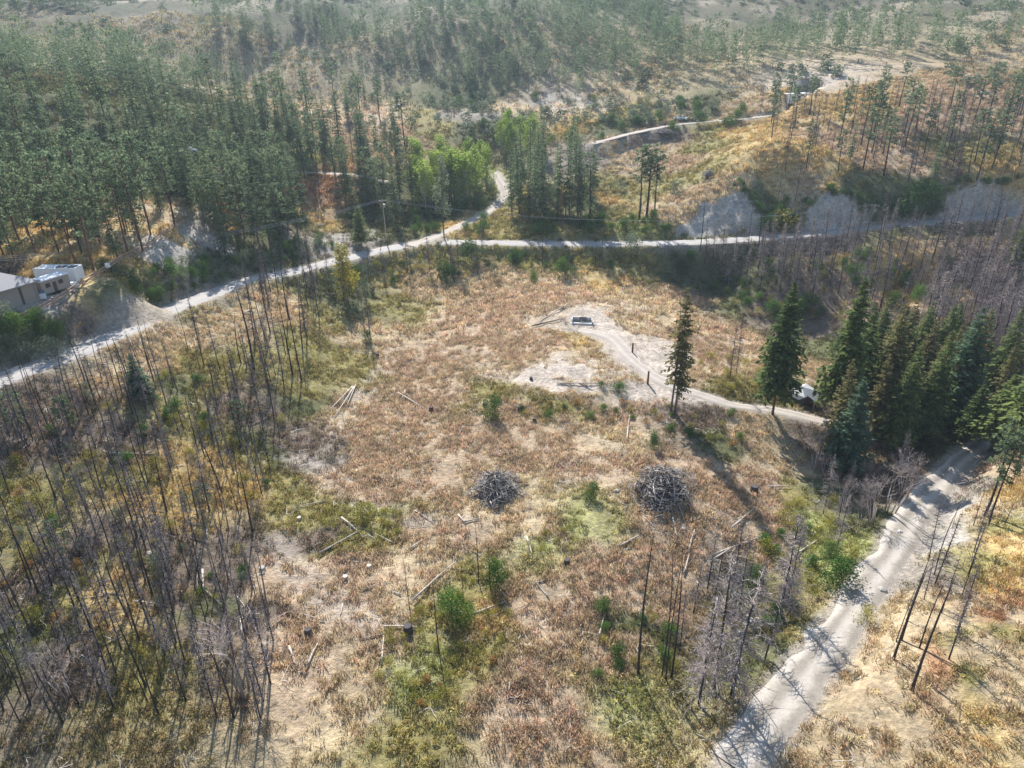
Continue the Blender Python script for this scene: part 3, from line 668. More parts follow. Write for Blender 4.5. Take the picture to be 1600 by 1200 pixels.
lib('deadfir', 16, [dead_conifer(s + 140, 16, 3.0, .08, 290, 6, w=.03, up=-.2) for s in range(7)], M['char'], M['dead'], cn='branches')
lib('deadfine', 14, [dead_conifer(s + 150, 14, 2.0, .16, 170, 5, w=.028) for s in range(4)], M['char'], M['deaddark'], cn='branches')
lib('snag', 14, [snag(s + 160, 14, 20 + 3 * (s % 6)) for s in range(14)], M['char'], M['char'], cn='branch_stubs')
lib('greysnag', 14, [snag(s + 180, 14, 24) for s in range(5)], M['deaddark'], M['dead'], cn='branch_stubs')
lib('aspen', 14, [leafy(s + 190, 14, 3.0, 1500, .22, 2, .25, 9) for s in range(4)], M['birch'], M['aspen'])
lib('thinaspen', 14, [leafy(s + 200, 14, 2.4, 1100, .17, 1, .3, 9) for s in range(2)], M['bark'], M['sage'])
lib('yellowtree', 8, [leafy(s + 210, 8, 2.8, 1300, .18, 3, .12, 8) for s in range(2)], M['bark'], M['yellow'], cn='leaves')
lib('bush', 2.6, [leafy(s + 220, 2.6, 2.1, 2300, .08, 3, .1, 7) for s in range(4)], M['bark'], M['bush'], 'stems', 'leaves')
lib('ybush', 1.8, [leafy(s + 230, 1.8, 1.6, 600, .08, 3, .1, 6) for s in range(4)], M['bark'], M['yellow'], 'stems', 'leaves')
lib('sage', 2.2, [leafy(s + 240, 2.2, 1.6, 900, .075, 3, .12, 6) for s in range(4)], M['bark'], M['sage'], 'stems', 'leaves')
lib('obush', 1.8, [leafy(s + 250, 1.8, 1.3, 350, .11, 3, .12, 6) for s in range(2)], M['bark'], M['orange'], 'stems', 'leaves')
lib('barebush', 5, [bare_bush(s + 260, 5, 2.4, 300, 6, w=.024) for s in range(4)], M['dead'], M['dead'], 'stems', 'twigs')
CNT = {}
def plant(key, name, label, cat, p, height, group=None, rz=None, lean=None, wide=1., vi=None):
    Lb = LIB[key]; v = Lb['v']; i = random.randrange(len(v)) if vi is None else vi % len(v)
    s = height / Lb['h']
    o = thing(name, label, cat, p, random.random() * 6.283 if rz is None else rz, group, 1.)
    o.scale = (s * wide, s * wide, s)
    if lean: o.rotation_euler = (lean[0], lean[1], o.rotation_euler[2])
    put(Lb['tn'], v[i][0], o)
    if len(v[i][1].polygons):
        c = put(Lb['cn'], v[i][1], o)
        if Lb['cn'] in ('branch_stubs', 'branches', 'twigs'): c['kind'] = 'stuff'
    CNT[key] = CNT.get(key, 0) + 1
    return o
def by_px(u, v, vtop): 
    p = ground(u, v)
    return p, height_to(p, vtop)

# --- the trees one can point at: base u, base v, top v, kind, name, label, category, width factor
SINGLE = [
 (1055,646,449,'oldfir','old_fir','tall thin ragged olive fir with patchy crown beside the end of the dirt track','tree',1.0),
 (1048,643,476,'greysnag','grey_trunk','bare grey twin trunk pressed against the left side of the tall ragged fir','tree',1.0),
 (1207,648,440,'bigfir','fir_tree','tall fir with bare lower trunk standing on the track left of the shed','tree',.95),
 (1303,668,432,'bigfir','fir_tree','tallest dense dark green fir right behind the shed','tree',.85),
 (1330,650,470,'fir','fir_tree','dark fir crowding the right flank of the tallest fir','tree',.9),
 (1372,662,468,'olivefir','olive_fir','broad olive tinged conifer with visible trunk right of the tallest fir','tree',1.1),
 (1318,736,588,'spruce','spruce_tree','blue green spruce on a leaning trunk above the dark gully','tree',1.15),
 (1300,716,560,'olivefir','olive_fir','brownish olive conifer directly below the grey roofed shed','tree',1.0),
 (1396,705,533,'fir','fir_tree','bright green narrow fir immediately right of the blue green spruce','tree',.85),
 (1442,690,515,'fir','fir_tree','slim pointed fir between the narrow fir and the pale flecked fir','tree',.9),
 (1482,668,478,'spruce','spruce_tree','large grey green conifer with pale flecks in the middle of the right grove','tree',1.1),
 (1500,640,490,'rustfir','scorched_fir','orange brown scorched conifer beside the large pale flecked conifer','tree',1.5),
 (1463,655,505,'olivefir','olive_fir','olive fir tucked behind the left side of the pale flecked conifer','tree',.9),
 (1596,712,500,'bigfir','fir_tree','very dark tall fir at the right edge above the road end','tree',1.2),
 (1548,705,585,'bigfir','fir_tree','dark low fir where the dirt road enters the trees','tree',1.4),
 (1510,690,600,'fir','fir_tree','small dark fir at the head of the dirt road','tree',1.3),
 (1586,428,312,'fir','fir_tree','lone light green fir among grey dead trees at the upper right edge','tree',.95),
 (1592,660,585,'youngpine','pine_tree','bright green young pine at the right edge beside the dark fir','tree',1.1),
 (1538,806,668,'slimpine','pine_tree','leaning young pine with bright green top above the dirt road bend','tree',1.25),
 (1546,817,690,'slimpine','pine_tree','thin curved pine next to the leaning bright topped pine','tree',1.0),
 (222,622,552,'spruce','young_spruce','dark blue green young spruce standing below the left road','tree',1.5),
 (108,668,622,'youngpine','young_pine','bushy young pine left of the dark spruce below the left road','tree',1.7),
 (30,668,612,'youngpine','young_pine','pale young pine near the left edge below the road','tree',1.5),
 (376,668,628,'youngpine','young_pine','small round young pine among the charred trunks mid slope','tree',1.6),
 (98,868,815,'youngpine','young_pine','blue green young pine low on the left slope','tree',1.2),
 (113,760,742,'youngpine','young_pine','tiny young pine at the foot of a charred trunk on the left','tree',1.5),
 (322,790,758,'youngpine','young_pine','young pine below the golden patch of the left slope','tree',1.5),
 (248,893,868,'sage','pale_bush','round pale green bush on the dark left slope','shrub',1.2),
 (540,462,382,'yellowtree','yellow_tree','tall yellow and orange leaved tree below the left road bend','tree',.95),
 (694,372,238,'thinaspen','leaning_tree','thin leaning pale leaved tree at the fork of the road','tree',.75),
 (1010,340,228,'slimpine','pine_tree','pine with the fullest top of the small cluster on the far clearing','tree',1.7),
 (998,342,234,'slimpine','pine_tree','slender pine left of the fullest one on the far clearing','tree',1.3),
 (1023,336,240,'slimpine','pine_tree','slender pine right of the fullest one on the far clearing','tree',1.3),
 (920,345,245,'slimpine','pine_tree','thin greyish pine at the left end of the far clearing','tree',1.5),
 (772,652,620,'bush','green_bush','dark green bush alone in the middle of the meadow','shrub',.8),
 (775,912,874,'bush','green_bush','bright green bush between charred stems at bottom centre','shrub',.7),
 (708,972,932,'bush','green_bush','dark green rounded bush left of the bright one at bottom centre','shrub',.9),
 (696,438,413,'bush','green_bush','round dark green bush just below the far road left of centre','shrub',1.1),
 (738,408,376,'bush','green_bush','dark bush touching the far road left of centre','shrub',.9),
 (988,402,366,'sage','green_bush','tall dark bush overlapping the middle of the far road','shrub',.9),
 (881,432,405,'bush','green_bush','bush with bright left side on the bank below the far road','shrub',.9),
 (806,414,390,'bush','green_bush','small upright bush below the centre of the far road','shrub',.8),
 (832,440,424,'bush','green_bush','tiny dark bush at the upper rim of the meadow','shrub',.9),
 (1056,302,283,'sage','round_bush','single round grey green bush on the far clearing','shrub',1.3),
 (907,230,210,'sage','round_bush','round grey bush at the left end of the hillside track','shrub',1.2),
 (970,298,283,'sage','round_bush','small dark bush left of the pine cluster on the far clearing','shrub',1.2),
 (1098,242,234,'sage','round_bush','small grey bush above the dark heap on the far clearing','shrub',1.2),
 (1437,330,286,'bush','green_bush','bright green leafy bush above the road beside the grey cutbank','shrub',1.2),
 (1222,362,330,'ybush','yellow_bush','yellow green bush left of the large grey cutbank','shrub',1.2),
 (1196,358,336,'bush','green_bush','dark green bush at the right foot of the first grey cutbank','shrub',1.2),
 (925,778,755,'bush','green_bush','small bright green bush between the two slash piles','shrub',.8),
 (570,812,790,'ybush','yellow_bush','bright yellow green bush in the lower left of the meadow','shrub',1.2),
 (1018,700,676,'bush','green_bush','small green bush above the right slash pile','shrub',.7),
 (966,612,598,'bush','green_bush','dark low bush in the middle of the pale dirt patch','shrub',1.3),
 (939,605,596,'bush','green_bush','tiny round bush left of the other one on the pale dirt','shrub',1.1),
 (1310,912,880,'bush','green_bush','dark green bush on the left edge of the near dirt road','shrub',1.3),
 (1352,972,950,'ybush','yellow_bush','lone yellow green tuft on the right edge of the near dirt road','shrub',.9),
 (354,360,305,'obush','orange_tree','orange brown round tree at the forest edge above the left bank','tree',.6),
 (575,535,518,'bush','green_bush','small dark green bush at the foot of two thin trunks by the meadow','shrub',.8),
 (10,508,478,'sage','pale_bush','pale grey green bush at the corner of the beige building','shrub',1.3),
 (85,560,528,'sage','pale_bush','light round bush above the left road','shrub',1.2),
 (45,565,540,'sage','pale_bush','light bush left of its neighbour above the left road','shrub',1.2),
 (565,385,320,'fir','fir_tree','dark round fir behind the left power pole','tree',1.3),
 (440,350,258,'fir','fir_tree','light green fir standing in front of the forest below the bench track','tree',1.1),
 (105,1085,1000,'barebush','bare_tree','pale leafless spreading tree at the bottom left corner','tree',1.2),
 (385,1085,968,'barebush','bare_tree','pale leafless spreading tree at the foot of the left slope','tree',1.2),
 (1275,735,672,'barebush','bare_tree','grey leafless bushy tree left of the dark gully','tree',1.0),
 (1390,800,712,'barebush','bare_tree','grey leafless tree between the gully and the dirt road','tree',1.1),
 (1365,820,745,'barebush','bare_tree','pale leafless tree at the lower right of the gully','tree',1.0),
 (1412,775,700,'barebush','bare_tree','reddish grey leafless tree closest to the dirt road','tree',1.0),
 (1218,962,795,'deadfir','dead_fir','large grey dead fir with full bare branches left of the dirt road','tree',1.25),
 (1228,950,812,'deadfir','dead_fir','second grey dead fir touching the large one left of the dirt road','tree',1.0),
 (1308,855,770,'deadfir','dead_fir','slim grey dead fir at the edge of the dark gully','tree',.9),
 (1115,1075,862,'deadfir','dead_fir','tall grey dead fir left of the pair at bottom centre right','tree',1.15),
 (1142,1090,880,'deadfir','dead_fir','tall grey dead fir right of its twin at bottom centre right','tree',1.15),
 (1092,1100,925,'deadfir','dead_fir','shorter grey dead fir beside the twin dead firs','tree',1.1),
 (997,1052,826,'snag','charred_trunk','tallest straight black charred trunk at bottom centre','tree',.7),
 (1034,1056,852,'snag','charred_trunk','straight charred trunk right of the tallest one at bottom centre','tree',.65),
 (1040,1062,856,'snag','charred_trunk','charred trunk nearly touching its neighbour at bottom centre','tree',.65),
 (1049,1058,880,'snag','charred_trunk','slightly leaning charred trunk beside the grey dead firs','tree',.65),
 (1105,1010,862,'snag','charred_trunk','thin charred trunk rising through the grey dead firs','tree',.8),
 (641,957,872,'snag','charred_trunk','thin forked charred stem left of the green bushes at bottom centre','tree',.6),
 (686,1020,914,'snag','charred_trunk','thin charred stem at the left side of the dark rounded bush','tree',.7),
 (748,912,812,'snag','charred_trunk','thin charred stem above the gap between the two bottom bushes','tree',.7),
 (766,920,842,'snag','charred_trunk','thin charred stem touching the bright bush at bottom centre','tree',.7),
 (724,935,858,'snag','charred_trunk','thin charred stem behind the dark rounded bush','tree',.6),
 (1460,898,782,'snag','charred_trunk','straight charred trunk right of the dirt road middle','tree',.9),
 (1425,1078,900,'snag','charred_trunk','thick charred trunk at the bottom right corner','tree',.9),
 (1396,1030,875,'snag','charred_trunk','curved charred trunk nearest the dirt road at bottom right','tree',.8),
 (1400,1003,900,'snag','charred_trunk','slim charred trunk of a pair on the bank at bottom right','tree',.8),
 (1408,1000,868,'snag','charred_trunk','taller charred trunk of the pair on the bank at bottom right','tree',.8),
 (1492,980,950,'snag','charred_trunk','short charred stem on the rusty slope at right','tree',.8),
 (1503,930,856,'snag','charred_trunk','thin leaning charred trunk on the golden slope at right','tree',.7),
 (1521,821,768,'snag','charred_trunk','bowed charred stem left of the bright topped pine','tree',.9),
 (1579,766,690,'snag','charred_trunk','charred trunk behind the bright topped pine','tree',.9),
 (1568,824,768,'snag','charred_trunk','short charred stem right of the bright topped pine','tree',.8),
 (397,578,438,'snag','charred_trunk','tallest charred trunk below the left road reaching above it','tree',1.1),
 (340,640,560,'snag','charred_trunk','charred trunk left of the tallest one below the left road','tree',.9),
 (429,658,560,'snag','charred_trunk','dark trunk at the toe of the left slope beside the meadow','tree',1.0),
 (227,756,650,'snag','charred_trunk','straight charred trunk standing clear in the golden left slope','tree',1.0),
 (177,733,645,'snag','charred_trunk','charred trunk left of the clear standing one','tree',.9),
 (240,868,733,'greysnag','grey_trunk','long pale grey leaning trunk on the left slope','tree',1.0),
 (1214,318,252,'snag','charred_trunk','thin charred trunk on the golden far hillside','tree',.9),
 (1242,316,230,'snag','charred_trunk','tall charred trunk on the golden far hillside near the cutbank','tree',.9),
 (1094,392,310,'snag','charred_trunk','lone thin trunk crossing the far road right of centre','tree',.8),
 (848,420,345,'snag','charred_trunk','lone charred trunk crossing the far road at centre','tree',.8),
 (571,530,455,'deadfine','dead_tree','thin dead trunk above the small bush by the meadow edge','tree',.7),
 (579,530,440,'deadfine','dead_tree','taller thin dead trunk above the small bush by the meadow edge','tree',.7),
 (1140,592,505,'deadfine','dead_tree','thin grey dead tree behind the yellow shrubs by the track','tree',.9),
 (1150,585,488,'deadfine','dead_tree','taller thin grey dead tree behind the yellow shrubs by the track','tree',.7),
]
for u, v, vt, key, nm, lab, cat, wd in SINGLE:
    p, h = by_px(u, v, vt)
    plant(key, nm, lab, cat, p, h, wide=wd, rz=0.7 * (u % 9))

# --- trees that form stands
def inside(u, v, poly):
    c = False; n = len(poly)
    for i in range(n):
        a = poly[i]; b = poly[(i + 1) % n]
        if (a[1] > v) != (b[1] > v) and u < (b[0] - a[0]) * (v - a[1]) / (b[1] - a[1]) + a[0]: c = not c
    return c
PLACED = []
def on_road(p, m=1.0):
    for k, r in ROADS.items():
        d = np.hypot(r['line'][:, 0] - p[0], r['line'][:, 1] - p[1]).min()
        if d < r['w'] / 2 + m: return True
    return False
def stand(poly, n, minsep, fn, tries=40, avoid=True, seed=0, skip=()):
    rn = random.Random(seed); out = []
    us = [q[0] for q in poly]; vv = [q[1] for q in poly]
    for _ in range(n * tries):
        if len(out) >= n: break
        u = rn.uniform(min(us), max(us)); v = rn.uniform(min(vv), max(vv))
        if not inside(u, v, poly): continue
        if any(inside(u, v, s) for s in skip): continue
        p = ground(u, v)
        if p is None: continue
        if abs(project(p)[1] - v) > 4: continue
        if any((p[0] - q[0]) ** 2 + (p[1] - q[1]) ** 2 < minsep ** 2 for q in PLACED): continue
        if avoid and on_road(p): continue
        if ((p[0] - YC[0]) / 17) ** 2 + ((p[1] - YC[1] - 3) / 9) ** 2 < 1: continue
        PLACED.append(p); out.append(p); fn(p, rn, u, v)
    return out
def pick(rn, opts):
    t = rn.random() * sum(o[0] for o in opts)
    for o in opts:
        t -= o[0]
        if t <= 0: return o
    return opts[-1]
MARKS = [('beige building',20,460),('long white container trailer',100,430),('rail fence bend',170,425),('upper end of the rail fence',280,355),
 ('dull red cabin roof',346,284),('bright green lawn',450,257),('rusty bank below the lawn',495,310),('left power pole',604,345),('fork of the roads',660,378),
 ('bright green broadleaf grove',705,280),('white cabin in the forest',150,278),('top left corner of the forest',40,180),('middle of the forest top',300,170),('pale hut on the dry slope',622,172),
 ('narrow conifer cluster',855,325),('three pines on the far clearing',1008,330),('small dark heap on the clearing',1108,274),('white pickup truck',1063,188),('white building on the crest',1243,158),
 ('first grey cutbank',1130,335),('large grey cutbank',1300,330),('bright bush right of the large cutbank',1437,315),('right hand grey cutbank',1530,315),('golden spur',1250,240),('upper right hillside crest',1450,170),('upper right corner slope',1570,210),
 ('leaning power pole',1352,360),('end of the far road',1480,345),('lone light green fir',1586,400),('white framed box',909,498),('old twin trunked fir',1055,640),('shed',1256,615),
 ('tallest dense fir',1303,600),('pale flecked conifer',1482,620),('leaning blue green spruce',1345,670),('head of the dirt road',1515,706),('bend of the dirt road',1440,790),
 ('large grey dead fir',1218,940),('white boulders in the ditch',1173,975),('lone tuft on the dirt road edge',1352,968),('pair of charred trunks on the right bank',1404,1000),('rusty patch on the right slope',1560,930),
 ('right slash pile',1038,778),('left slash pile',775,772),('tallest charred trunk at bottom centre',997,1040),('bright green bush at bottom centre',775,900),('dark rounded bush at bottom centre',708,960),
 ('three parallel bleached poles',530,630),('lone green bush of the meadow',772,640),('yellow leaved tree',540,440),('two thin trunks by the meadow',575,520),('tallest trunk below the left road',397,575),
 ('dark blue green young spruce',222,600),('clear standing trunk',227,750),('long pale grey trunk',240,860),('leafless tree at bottom left',105,1060),('leafless tree at the slope foot',385,1060),
 ('left edge road end',20,600),('long pale log on the slope',210,713),('bushy young pine',108,655),('young pine low on the slope',98,860),('bright white log end',318,910),('toe of the left slope',440,700),
 ('small round young pine',376,655),('pale round bush on the slope',248,885),('pale dirt patch',900,590),('dark stump in the lower meadow',886,880),('lower left yellow bush',570,805),('middle of the far road',988,385),('bush at the far road centre',806,405),('round bush below the far road',696,430)]
LABGRP = {}
def locate(lab, u, v, tall):
    import re
    head = re.split(r' (?:in|on|among|between|behind|below|above|at|right|left|beside|inside|around|along|beneath|scattered) ', lab)[0]
    best = sorted(MARKS, key=lambda m: (m[1] - u) ** 2 + (m[2] - v) ** 2)[0]
    dx = u - best[1]; dy = v - best[2]
    if abs(dx) + abs(dy) < 14: w = 'right beside'
    elif abs(dx) > 2.2 * abs(dy): w = 'left of' if dx < 0 else 'right of'
    elif abs(dy) > 2.2 * abs(dx): w = 'above' if dy < 0 else 'below'
    else: w = ('above' if dy < 0 else 'below') + ' and ' + ('left of' if dx < 0 else 'right of')
    far = ' well' if math.hypot(dx, dy) > 60 and w != 'right beside' else ''
    sz = ('short ', '', 'tall ')[min(2, int(tall * 3))]
    for q in ('tall ', 'small ', 'low ', 'slender ', 'short '):
        if head.startswith(q): sz = ''
    out = sz + head + far + ' ' + w + ' the ' + best[0]
    if len(out.split()) > 16: out = head + ' ' + w + ' the ' + best[0]
    if len(out.split()) > 16: out = head.split(' with ')[0] + ' ' + w + ' the ' + best[0]
    if len(out.split()) > 16: out = ' '.join(head.split()[-3:]) + ' ' + w + ' the ' + best[0]
    return out
def grow(opts):
    def f(p, rn, u, v):
        _, key, nm, lab, cat, grp, h0, h1, wd = pick(rn, opts)
        hh = rn.uniform(h0, h1)
        lab = locate(lab, u, v, (hh - h0) / (h1 - h0))
        if lab in LABGRP: grp = LABGRP[lab]
        LABGRP[lab] = grp
        plant(key, nm, lab, cat, p, hh, grp, rz=rn.random() * 6.28, wide=wd * rn.uniform(.85, 1.15), lean=(rn.gauss(0, .025), rn.gauss(0, .025)))
    return f
GL = 'conifers of the dense forest on the left hillside'
stand([(0,165),(420,155),(420,330),(340,352),(250,350),(200,330),(0,320)], 90, 3.8, grow([
 (8,'farfir','fir_tree','hazy green conifer in the dense forest on the left hillside','tree',GL,11,22,1.05),
 (1,'farpine','pine_tree','hazy rounded pine in the dense forest on the left hillside','tree','pines of the dense forest on the left hillside',15,21,1.05)]), seed=1)
stand([(0,320),(200,330),(300,345),(280,375),(210,402),(150,435),(110,418),(0,405)], 44, 3.0, grow([
 (3,'farfir','fir_tree','pointed conifer on the dry grass behind the beige building','tree','conifers on the dry grass behind the beige building',13,19,.9),
 (5,'farpine','pine_tree','red trunked pine on the dry grass behind the beige building','tree','pines on the dry grass behind the beige building',15,20,.95),
 (1,'slimpine','pine_tree','slim sparse pine on the dry grass behind the beige building','tree','slim pines behind the beige building',13,17,1.2)]), seed=2)
stand([(380,200),(590,240),(640,290),(650,345),(560,372),(430,402),(350,410),(345,350),(400,330)], 66, 3.2, grow([
 (4,'farfir','fir_tree','conifer between the left road and the green lawn','tree','conifers between the left road and the lawn',14,21,1.05),
 (2,'farpine','pine_tree','pine between the left road and the green lawn','tree','pines between the left road and the lawn',14,20,.95),
 (1,'deadfine','dead_tree','grey dead tree among the conifers above the left road','tree','dead trees above the left road',10,15,1.)]), seed=3,
 skip=[[(455,285),(530,275),(540,345),(480,352)], [(470,350),(600,350),(600,400),(470,400)], [(415,245),(470,245),(470,268),(415,268)]])
stand([(430,160),(600,160),(640,240),(560,250),(440,230)], 26, 4, grow([
 (3,'slimpine','pine_tree','slim pine on the dry slope at top centre left','tree','slim pines at top centre left',14,19,1.2),
 (2,'farfir','fir_tree','hazy conifer on the dry slope at top centre left','tree','conifers at top centre left',12,18,1.)]), seed=4)
stand([(640,290),(760,270),(765,300),(735,325),(660,330)], 27, 2.3, grow([
 (5,'aspen','aspen_tree','bright green broadleaf tree in the grove left of the side track','tree','bright green broadleaf grove',12,17,1.15),
 (1,'yellowtree','aspen_tree','yellowing broadleaf tree in the grove left of the side track','tree','yellowing trees of the broadleaf grove',10,12,1.)]), seed=5)
stand([(770,225),(830,215),(840,250),(780,255)], 9, 3, grow([
 (5,'aspen','aspen_tree','bright green broadleaf tree behind the conifer cluster at the side track','tree','broadleaf trees behind the conifer cluster',11,15,1.1)]), seed=6)
stand([(795,335),(905,330),(925,345),(900,352),(810,350)], 18, 2.4, grow([
 (4,'farfir','fir_tree','tall narrow conifer in the cluster right of the side track','tree','conifer cluster right of the side track',21,29,.75),
 (2,'rustfir','scorched_fir','rusty brown scorched conifer in the cluster right of the side track','tree','scorched conifers right of the side track',11,17,.9),
 (3,'greysnag','grey_trunk','pale bare trunk in front of the conifer cluster right of the side track','tree','pale bare trunks right of the side track',12,18,1.)]), seed=7)
stand([(820,250),(900,240),(905,330),(800,325)], 14, 3.0, grow([
 (4,'farfir','fir_tree','tall conifer at the back of the cluster right of the side track','tree','conifers at the back of the cluster',17,25,.8)]), seed=8)
stand([(1250,165),(1420,160),(1600,160),(1600,285),(1520,280),(1440,290),(1380,280),(1310,250),(1270,215)], 108, 2.6, grow([
 (3,'slimpine','pine_tree','dark trunked pine with sparse top on the upper right hillside','tree','sparse pines on the upper right hillside',12,17,1.35),
 (2,'snag','charred_trunk','charred bare trunk on the upper right hillside','tree','charred trunks on the upper right hillside',8,14,1.),
 (7,'deadfine','dead_tree','charred tree with fine bare branches on the upper right hillside','tree','branchy charred trees on the upper right hillside',7,12,1.1),
 (.4,'farfir','fir_tree','green conifer on the upper right hillside','tree','green conifers on the upper right hillside',10,15,.9)]), seed=9)
stand([(1180,165),(1270,165),(1340,250),(1290,290),(1220,270)], 16, 5, grow([
 (2,'deadfine','dead_tree','charred branchy tree on the golden spur at upper right','tree','charred branchy trees on the golden spur',8,13,1.),
 (2,'slimpine','pine_tree','sparse pine on the golden spur at upper right','tree','sparse pines on the golden spur',11,15,1.2)]), seed=10)
GG = 'grey dead conifers in the gully below the far road'
stand([(1070,400),(1300,385),(1600,355),(1600,480),(1560,540),(1400,520),(1290,470),(1130,450)], 125, 2.2, grow([
 (4,'deadfine','dead_tree','dark dead conifer in the gully below the far road','tree','dark dead conifers in the gully below the far road',9,15,1.2),
 (4,'deadfir','dead_fir','grey dead conifer with bare branches in the gully below the far road','tree',GG,9,15,1.),
 (1,'snag','charred_trunk','charred pole in the gully below the far road','tree','charred poles in the gully',10,15,1.)]), seed=11)
stand([(1420,430),(1600,400),(1600,640),(1540,600),(1440,560)], 42, 2.4, grow([
 (5,'deadfir','dead_fir','pinkish grey dead conifer in the thicket at the right edge','tree','dead conifer thicket at the right edge',12,18,1.1),
 (1,'deadfine','dead_tree','dark dead conifer in the thicket at the right edge','tree','dark dead conifers at the right edge',12,18,1.1)]), seed=12)
stand([(1325,620),(1350,560),(1450,560),(1560,590),(1600,620),(1600,705),(1540,700),(1420,700),(1340,680)], 25, 3.2, grow([
 (4,'fir','fir_tree','dark fir inside the green grove above the dirt road','tree','firs of the right grove',13,20,1.05),
 (4,'olivefir','olive_fir','olive brown conifer inside the green grove above the dirt road','tree','olive conifers of the right grove',11,17,1.),
 (1,'deadfir','dead_fir','bare dead fir inside the green grove above the dirt road','tree','dead firs of the right grove',12,18,1.)]), seed=13)
stand([(1270,690),(1330,700),(1400,720),(1420,760),(1340,850),(1280,820)], 12, 2.2, grow([
 (3,'barebush','bare_tree','leafless grey bush in the dark gully beside the dirt road','tree','leafless bushes in the dark gully',4,7,1.),
 (2,'deadfir','dead_fir','grey dead conifer in the dark gully beside the dirt road','tree','dead conifers in the dark gully',6,10,1.)]), seed=14)
# left slope: many charred poles
SL = [(0,640),(60,610),(150,590),(300,540),(420,520),(470,560),(450,640),(440,720),(400,800),(400,900),(440,1000),(420,1130),(0,1130)]
stand(SL, 265, 1.35, grow([
 (7,'snag','charred_trunk','slender charred bare trunk in the burnt stand on the left slope','tree','charred trunks of the burnt stand on the left slope',6,10.5,.9),
 (2,'greysnag','grey_trunk','greyish bare trunk in the burnt stand on the left slope','tree','greyish trunks on the left slope',6,10,.9),
 (5,'deadfine','dead_tree','dead tree with fine grey branches in the burnt stand on the left slope','tree','branchy dead trees on the left slope',7,11,.9)]), seed=15)
stand([(370,560),(420,450),(490,440),(500,500),(470,600),(430,640),(390,620)], 24, 1.8, grow([
 (3,'snag','charred_trunk','charred trunk in the thin stand at the left rim of the meadow','tree','charred trunks at the left rim of the meadow',11,17,.9),
 (4,'deadfine','dead_tree','grey twiggy dead tree in the thin stand at the left rim of the meadow','tree','twiggy dead trees at the left rim of the meadow',10,16,.8)]), seed=16)
stand([(480,420),(560,415),(760,400),(780,440),(620,460),(560,480),(490,470)], 34, 2.4, grow([
 (4,'deadfine','dead_tree','grey twiggy dead tree on the bank below the left part of the far road','tree','twiggy dead trees on the bank below the far road',6,11,1.),
 (2,'barebush','bare_tree','leafless grey shrub on the bank below the left part of the far road','tree','leafless shrubs on the bank below the far road',3,5.5,1.),
 (1,'youngpine','young_pine','young conifer on the bank below the left part of the far road','tree','young conifers on the bank below the far road',4,7,1.)]), seed=17)
stand([(780,395),(1060,392),(1060,430),(900,425),(790,440)], 12, 4, grow([
 (4,'snag','charred_trunk','thin charred stem on the bank below the middle of the far road','tree','thin stems below the middle of the far road',5,9,.8)]), seed=18)
stand([(1400,870),(1500,800),(1540,900),(1480,1040),(1400,1040)], 12, 2.6, grow([
 (3,'deadfine','dead_tree','twiggy grey dead tree on the bank right of the dirt road','tree','twiggy dead trees right of the dirt road',6,11,.9),
 (2,'snag','charred_trunk','thin charred stem on the bank right of the dirt road','tree','thin charred stems right of the dirt road',5,9,.8)]), seed=19)
stand([(1050,930),(1190,900),(1210,1060),(1060,1090)], 9, 2.2, grow([
 (3,'deadfine','dead_tree','fine branched grey dead tree beside the twin dead firs','tree','fine dead trees around the twin dead firs',7,12,.9)]), seed=20)
# shrubs of the banks
def shr(poly, n, sep, opts, seed, **k): stand(poly, n, sep, grow(opts), seed=seed, **k)
B = lambda w, key, lab, grp, a, b, wd=1.: (w, key, {'bush':'green_bush','ybush':'yellow_bush','sage':'pale_bush','obush':'orange_bush'}[key], lab, 'shrub', grp, a, b, wd)
shr([(0,520),(130,480),(250,420),(330,400),(420,400),(480,380),(560,375),(440,415),(300,455),(150,520),(0,580)], 75, 1.5, [
 B(3,'bush','dark green shrub on the shaded bank above the left road','shrubs on the bank above the left road',1.2,3,1.2),
 B(3,'sage','pale green shrub on the shaded bank above the left road','pale shrubs on the bank above the left road',1,2.4,1.2)], 30)
shr([(480,430),(700,400),(1060,395),(1060,420),(900,420),(700,440),(560,460)], 46, 1.8, [
 B(3,'bush','green shrub on the bank below the far road','green shrubs below the far road',1,2.6),
 B(3,'ybush','yellow green shrub on the bank below the far road','yellow green shrubs below the far road',1,2)], 31)
shr([(1040,400),(1280,390),(1500,400),(1500,470),(1300,500),(1180,490),(1060,440)], 60, 1.8, [
 B(4,'bush','green shrub in the gully below the far road','green shrubs in the gully',1.5,4,1.1),
 B(2,'ybush','yellow shrub in the gully below the far road','yellow shrubs in the gully',1.2,3,1.1),
 B(1,'obush','orange shrub in the gully below the far road','orange shrubs in the gully',1.2,2.6,1.1)], 32)
shr([(820,345),(1060,345),(1050,365),(820,368)], 22, 1.8, [
 B(4,'bush','dark green shrub on the upper verge of the far road','green shrubs on the upper verge of the far road',1.5,3.5,1.2)], 33)
shr([(1190,320),(1250,300),(1240,350),(1190,360)], 8, 1.6, [B(4,'bush','dark shrub between the two grey cutbanks','shrubs between the grey cutbanks',1.5,3,1.2)], 34)
shr([(1340,310),(1470,310),(1470,345),(1350,350)], 20, 1.6, [B(4,'bush','dark shrub right of the large grey cutbank','shrubs right of the large grey cutbank',1.5,3.2,1.2)], 35)
shr([(640,300),(760,300),(760,370),(640,370)], 20, 2, [B(4,'bush','dark green shrub beneath the broadleaf grove','shrubs beneath the broadleaf grove',1.5,3.5,1.2)], 36)
shr([(700,155),(1160,155),(1160,200),(900,225),(760,220)], 46, 4, [
 B(2,'bush','dark bush on the far hillside at top centre','dark bushes on the far hillside',2,4.5,1.2),
 B(3,'sage','grey green bush on the far hillside at top centre','grey green bushes on the far hillside',1.6,4,1.2)], 37)
